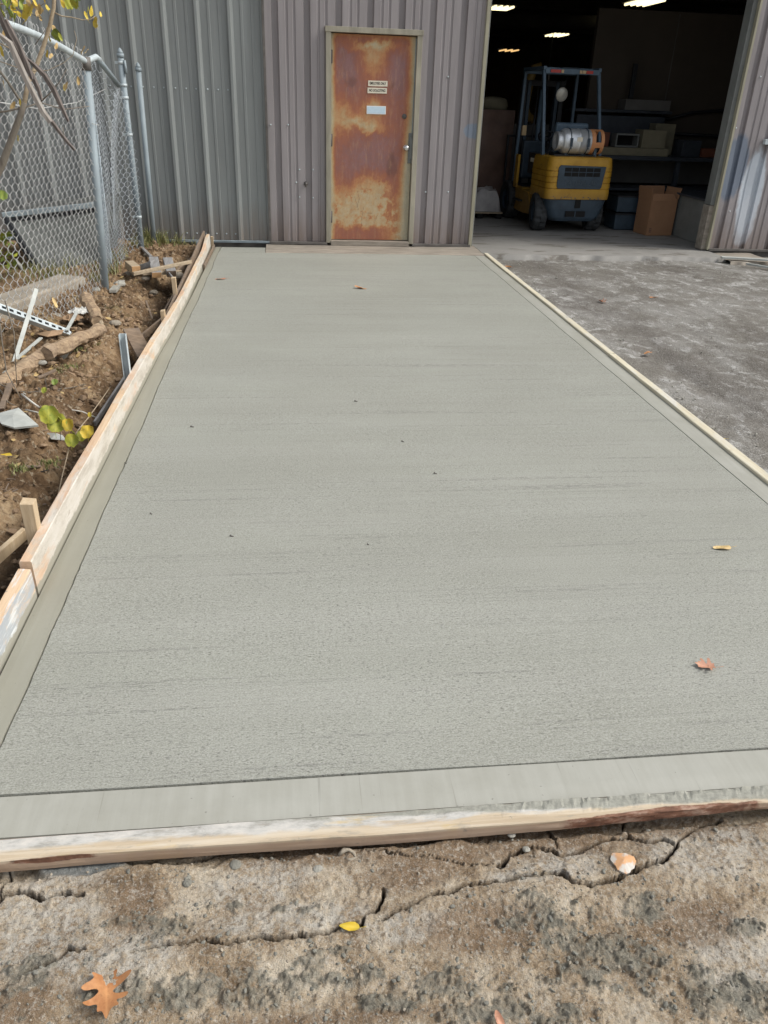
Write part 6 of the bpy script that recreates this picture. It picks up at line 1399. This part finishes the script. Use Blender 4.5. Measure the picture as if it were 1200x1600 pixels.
for i, (x, y, z, w_, lab) in enumerate([(4.62, 11.1, 0, .34, 'lower dark bin of the stack left of the carton'), (4.62, 11.1, .225, .34, 'upper dark bin of the stack left of the carton')]):
    root = empty('storage_bin', (x, y, z)); tag(root, lab, 'bin', BB)
    MB().box((0, 0, 0.11), (w_, 0.4, 0.21), taper=1.04).build('bin_body', M['truck_dark'], root, world=False, bevel=0.01); MB().box((0, 0, 0.205), (w_+0.03, 0.43, 0.022)).build('bin_rim', M['black'], root, world=False, bevel=0.004)
bx('black_crate', (4.85, 11.2, 0), (5.15, 11.6, 0.42), M['black'], 'black crate in the dark behind the carton', 'crate')
# long bench with things on it
def bench():
    root = empty('workbench', (6.2, 12.1, 0)); tag(root, 'long dark steel workbench along the brown wallboard', 'workbench')
    MB().box((6.1, 12.05, 0.86), (3.6, 0.75, 0.05)).build('bench_top', M['bench'], root, bevel=0.004); MB().box((6.1, 12.0, 0.45), (3.5, 0.65, 0.03)).build('lower_shelf', M['bench'], root)
    for x in (4.4, 5.6, 6.8, 7.8):
        for y in (11.75, 12.35): MB().box((x, y, 0.42), (0.06, 0.06, 0.83)).build('leg', M['bench'], root)
    MB().box((6.1, 12.30, 0.66), (3.5, 0.03, 0.34)).build('back_panel', M['inner_wall'], root)
bench()
bx('wooden_crate', (4.35, 11.80, 0.886), (5.45, 12.15, 0.985), M['beige_box'], 'long shallow beige crate on the bench', 'crate')
bx('red_crate', (4.38, 12.0, 0.986), (4.62, 12.3, 1.17), M['redbrown'], 'small red brown crate at the forklift end of the bench', 'crate')
def tray():
    root = empty('open_box', (4.85, 12.0, 0.987)); tag(root, 'pale framed open box with a dark inside, on the beige crate', 'box')
    for c, d in (((0, 0, 0.012), (.34, .2, .022)), ((0, 0, .165), (.34, .2, .022)), ((-.16, 0, .09), (.022, .2, .13)), ((.16, 0, .09), (.022, .2, .13))): MB().box(c, d).build('frame_side', M['cabinet'], root, world=False)
    MB().box((0, 0.08, .09), (.30, .01, .13)).build('back', M['dark'], root, world=False)
tray()
bx('beige_carton', (5.05, 11.85, 0.987), (5.40, 12.15, 1.22), M['beige_box'], 'plain beige carton on the bench, tallest but one', 'carton')
bx('beige_carton', (5.36, 12.16, 0.887), (5.66, 12.40, 1.30), M['beige_box'], 'taller dull beige carton behind the plain one on the bench', 'carton')
bx('dark_carton', (5.72, 11.95, 0.887), (6.0, 12.25, 1.10), M['bench'], 'dark box on the bench beside the beige cartons', 'box')
bx('brown_carton', (6.02, 11.9, 0.887), (6.35, 12.2, 1.0), M['redbrown'], 'low red brown box on the bench before the hose', 'box')
bx('pale_tray', (6.62, 11.75, 0.887), (7.1, 12.0, 0.915), M['sheetp'], 'thin pale tray at the far end of the bench', 'tray')
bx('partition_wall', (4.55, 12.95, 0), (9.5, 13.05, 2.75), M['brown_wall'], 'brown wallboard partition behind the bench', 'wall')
o = bpy.data.objects['partition_wall']; 
for i, x in enumerate((5.77, 6.99, 8.21)):
    MB().box((x, 12.943, 1.37), (0.012, 0.008, 2.7)).build('joint_strip', M['inner_wall'], o)
bx('shelf_unit', (4.2, 12.55, 1.42), (5.74, 12.9, 1.46), M['bench'], 'dark shelf fixed to the brown wallboard', 'shelf')
bx('shelf_box', (5.0, 12.56, 1.462), (5.7, 12.86, 1.60), M['inner_wall'], 'black box on the dark shelf', 'box')
bx('leaning_tool', (5.06, 12.6, 1.61), (5.12, 12.66, 2.06), M['black'], 'upright black tool handle on the dark shelf', 'tool')
for (pts, lab) in (([(5.80, 12.9, 1.34), (6.2, 12.88, 1.45), (6.7, 12.86, 1.50), (7.4, 12.86, 1.50), (8.4, 12.88, 1.52)], 'upper black hose slung along the brown wallboard'), ([(5.9, 12.9, 1.16), (6.8, 12.88, 1.14), (8.3, 12.88, 1.16)], 'lower black hose slung along the brown wallboard')):
    tag(MB().tube(pts, 0.022, 8).build('wall_hose', M['black']), lab, 'hose', 'hoses on the wallboard')
bx('grey_hoarding', (4.25, 12.45, 1.05), (5.6, 12.52, 1.38), M['bench'], 'long dull panel standing behind the cartons', 'panel')
# wrapped bulk box on a pallet, left of the forklift
def bulk():
    x0, x1, y0, y1 = 2.35, 3.36, 12.6, 13.6
    root = empty('bulk_box', (2.85, 13.1, 0)); tag(root, 'tall brown bulk box wrapped in cloudy film on a pallet left of the forklift', 'bulk box')
    mb = MB()
    n = 14
    def side(a, b): 
        vs = []; 
        for i in range(n+1):
            for j in range(n+1):
                t = i/n; z = 0.14+1.26*j/n; p = Vector(a).lerp(Vector(b), t); q = (float(fbm(np.array([t*5+p.x]), np.array([z*4]), 3, 901)[0])-0.5)*0.05; vs.append((p.x+(q if a[0] == b[0] else 0), p.y-(q if a[0] != b[0] else 0), z))
        mb.add(vs, [(i*(n+1)+j, (i+1)*(n+1)+j, (i+1)*(n+1)+j+1, i*(n+1)+j+1) for i in range(n) for j in range(n)], True)
    side((x0, y0), (x1, y0)); side((x1, y0), (x1, y1)); side((x0, y0), (x0, y1)); side((x0, y1), (x1, y1)); mb.build('wrapped_wall', M['card_dark'], root, fixn=False)
    MB().box((2.855, 13.1, 1.36), (0.97, 0.96, 0.02)).build('lid', M['dark'], root)
    for i in range(5): MB().box((2.85, 12.62+0.24*i, 0.115), (1.0, 0.10, 0.02)).build('pallet_board', M['old_plank'], root)
    for x in (2.4, 2.85, 3.3): MB().box((x, 13.1, 0.055), (0.10, 1.0, 0.09)).build('pallet_block', M['old_plank'], root)
bulk()
def sack(cx, cy, z, sx, sy, sz_, mat, label):
    mb = MB(); vs = []; n1, n2 = 14, 9
    for i in range(n2+1):
        for k in range(n1):
            th = math.pi*i/n2; a = 2*math.pi*k/n1; q = 0.85+0.3*float(fbm(np.array([a*1.3+cx*9]), np.array([th*2]), 2, 911)[0]); cc = lambda t: math.copysign(abs(t)**0.6, t)
            vs.append((cx+sx*q*cc(math.sin(th))*cc(math.cos(a)), cy+sy*q*cc(math.sin(th))*cc(math.sin(a)), z+sz_*(1+cc(math.cos(th))*q)))
    mb.add(vs, [(i*n1+k, i*n1+(k+1) % n1, (i+1)*n1+(k+1) % n1, (i+1)*n1+k) for i in range(n2) for k in range(n1)], True); tag(mb.build('sack', mat), label, 'sack', 'sacks heaped on the bulk box')
sack(2.70, 13.0, 1.37, 0.22, 0.25, 0.07, M['card_dark'], 'dark sack on the bulk box next to the door post'); sack(3.08, 12.95, 1.37, 0.22, 0.22, 0.10, M['beige_box'], 'dull beige sack on the forklift side of the bulk box')
def low_pallet():
    root = empty('pallet_load', (2.75, 12.0, 0)); tag(root, 'low load under crumpled stretch wrap on a pallet at the bulk box foot', 'pallet load')
    for i in range(4): MB().box((2.78, 11.86+0.12*i, 0.075), (0.66, 0.08, 0.018)).build('pallet_board', M['pale_block'], root)
    for x in (2.5, 2.78, 3.06): MB().box((x, 12.04, 0.033), (0.08, 0.45, 0.065)).build('pallet_block', M['dark'], root)
    vs = []; n = 16
    for i in range(n+1):
        for j in range(n+1):
            u, v = i/n, j/n; e_ = min(u, 1-u, v, 1-v); vs.append((2.45+0.64*u, 11.84+0.44*v, 0.09+min(1, e_*9)*(0.22+0.12*float(fbm(np.array([u*5]), np.array([v*5]), 3, 921)[0]))))
    MB().add(vs, [(i*(n+1)+j, (i+1)*(n+1)+j, (i+1)*(n+1)+j+1, i*(n+1)+j+1) for i in range(n) for j in range(n)]).build('wrapped_load', M['wrap'], root, fixn=False)
low_pallet()
# duct seen through the guard
tag(MB().tube([(4.05, 13.9, 2.02), (3.95, 13.9, 2.0), (3.90, 13.9, 1.85), (3.86, 13.9, 1.45), (3.90, 13.9, 1.33), (4.02, 13.9, 1.25)], 0.065, 10).build('yellow_duct', plain('dull_yellow_duct', (0.30, 0.19, 0.05), 0.6)), 'bent dull yellow duct seen through the forklift guard', 'duct')
tag(MB().box((3.9, 14.3, 0.6), (1.1, 0.6, 1.2)).build('dark_machine', M['inner_wall'], bevel=0.03), 'dark machine standing behind the forklift', 'machine')
tag(MB().tube([(3.2, 22, 3.3), (14, 22, 3.3)], 0.16, 12).build('roof_duct', M['inner_wall']), 'long dull duct hanging across the garage roof', 'duct')

# extra working parts of the forklift: hoses, decal, pedals, counterweight bolts
def forklift_details():
    r = bpy.data.objects['forklift']
    def P(n, mb, mt, **k): return mb.build(n, mt, r, world=False, **k)
    P('fuel_hose', MB().tube([(0.24, 0.20, 1.10), (0.34, 0.24, 1.08), (0.37, 0.34, 1.0), (0.33, 0.42, 0.93)], 0.012, 7), M['black'])
    P('fuel_hose', MB().tube([(-0.38, 0.40, 0.94), (-0.30, 0.44, 1.02), (-0.1, 0.46, 1.0), (0.1, 0.46, 0.95)], 0.010, 7), M['black'])
    P('tank_label', MB().box((-0.06, 0.067, 1.135), (0.075, 0.004, 0.05)), M['cream_plate'])
    for s_ in (-1, 1):
        P('lever', MB().tube([(0.10*s_+0.15, 1.42, 0.95), (0.10*s_+0.15, 1.36, 1.16)], 0.008, 6), M['black'])
        P('mast_hose', MB().tube([(s_*0.06, 1.78, 0.4), (s_*0.10, 1.76, 1.1), (s_*0.07, 1.78, 1.75)], 0.012, 6), M['black'])
        P('side_step', MB().box((s_*0.47, 1.12, 0.30), (0.06, 0.26, 0.02)), M['black'])
    P('side_decal', MB().box((-0.452, 0.72, 0.845), (0.004, 0.16, 0.05)), M['cream_plate'])
    P('head_guard_plate', MB().box((0, 0.80, 1.948), (0.30, 0.10, 0.006)), M['truck_dark'])
    P('seat_belt_box', MB().box((-0.25, 0.72, 1.03), (0.05, 0.10, 0.06)), M['black'], bevel=0.005)
    # rust chips along the lower lip of the yellow casting
    mb = MB()
    for i in range(34):
        x = random.uniform(-0.42, 0.44); z = 0.432+0.03*random.random()**2; w_ = random.uniform(0.004, 0.022); mb.box((x, -0.0008, z), (w_, 0.002, w_*0.5))
    tag(P('paint_chips', mb, M['dark_trim']), kind='stuff')
forklift_details()

# litter on the dug bed: splinters, dead leaves, root ends
def litter():
    mb = MB(); n = 420; xs = RNG.uniform(-2.0, -1.05, n); ys = 1.6+7.3*RNG.random(n); zs = soil_height(xs, ys)
    for x, y, z in zip(xs, ys, zs):
        a = random.random()*6.28; L = random.uniform(0.01, 0.07); d = Vector((math.cos(a), math.sin(a), random.uniform(-0.2, 0.3)))*L; p = Vector((x, y, z+0.006)); w_ = random.uniform(0.0015, 0.006)
        mb.beam(p-d/2, p+d/2, w_, w_*0.6)
    tag(mb.build('wood_splinters', M['old_plank'], world=False, fixn=False), 'small splinters and root ends scattered over the dug soil', kind='stuff')
    mb = MB(); n = 130; xs = RNG.uniform(-2.1, -1.05, n); ys = 2.2+6.8*RNG.random(n); zs = soil_height(xs, ys)
    for x, y, z in zip(xs, ys, zs):
        a = random.random()*6.28; s_ = random.uniform(0.012, 0.03); u = Vector((math.cos(a), math.sin(a), random.uniform(-.4, .4)))*s_; v = Vector((-math.sin(a), math.cos(a), random.uniform(-.4, .4)))*s_*0.55; c = Vector((x, y, z+0.012))
        mb.add([c-u, c-u*0.3+v, c+u*0.5+v*0.8, c+u, c+u*0.3-v, c-u*0.5-v*0.8], [(0, 1, 2, 3, 4, 5)])
    tag(mb.build('dead_leaves', M['leaf_dry'], world=False, fixn=False), 'dead leaf scraps scattered over the dug soil', kind='stuff')
    mb = MB()
    for i in range(60):
        y = random.uniform(2.0, 8.4); x = -0.93-random.random()*0.16; z = sz(x, y); p = Vector((x, y, z)); pts = [p]
        for k in range(4): pts.append(pts[-1]+Vector((random.uniform(-.03, .03), random.uniform(-.04, .04), random.uniform(0.0, .035))))
        mb.tube(pts, [0.003, 0.0025, 0.002, 0.0015, 0.001], 4)
    tag(mb.build('torn_roots', M['bark'], world=False, fixn=False), 'torn roots sticking out of the trench side', kind='stuff')
litter()
RUBB = 'broken wood lying in the dug bed'
for (a, b, wd, th, mt, lab) in (((92, 560), (108, 548), 0.05, 0.03, 'stone_grey', 'pale crumbling block under the broken log'), ((176, 455), (190, 440), 0.06, 0.03, 'stone_grey', 'mossy slab leaning by the fence post foot'), ((60, 590), (88, 578), 0.02, 0.012, 'old_plank', 'short dark stick between thick log and yellow soil'),
                       ((118, 500), (139, 503), 0.04, 0.02, 'old_plank', 'dark wood stub beside the crumpled film'), ((2, 640), (16, 600), 0.03, 0.02, 'old_plank', 'brown stick at the photo edge by the thick log end'), ((128, 518), (150, 535), 0.012, 0.01, 'pale_block', 'thin pale splinter under the broken log tip'), ((30, 730), (64, 728), 0.012, 0.01, 'old_plank', 'thin brown stick just above the black shard'),
                       ((186, 400), (204, 404), 0.03, 0.02, 'old_plank', 'dark stick in the leaf litter at the fence foot'), ((228, 470), (238, 498), 0.015, 0.012, 'old_plank', 'thin root piece sloping into the trench')):
    p, q = GS(*a, .012), GS(*b, .018); o = MB().beam(p, q, wd, th, jag=0.008).build('wood_piece' if mt != 'stone_grey' else 'rubble_piece', M[mt], bevel=min(wd, th)*0.15); tag(o, lab, 'wood piece' if mt != 'stone_grey' else 'rubble', RUBB)
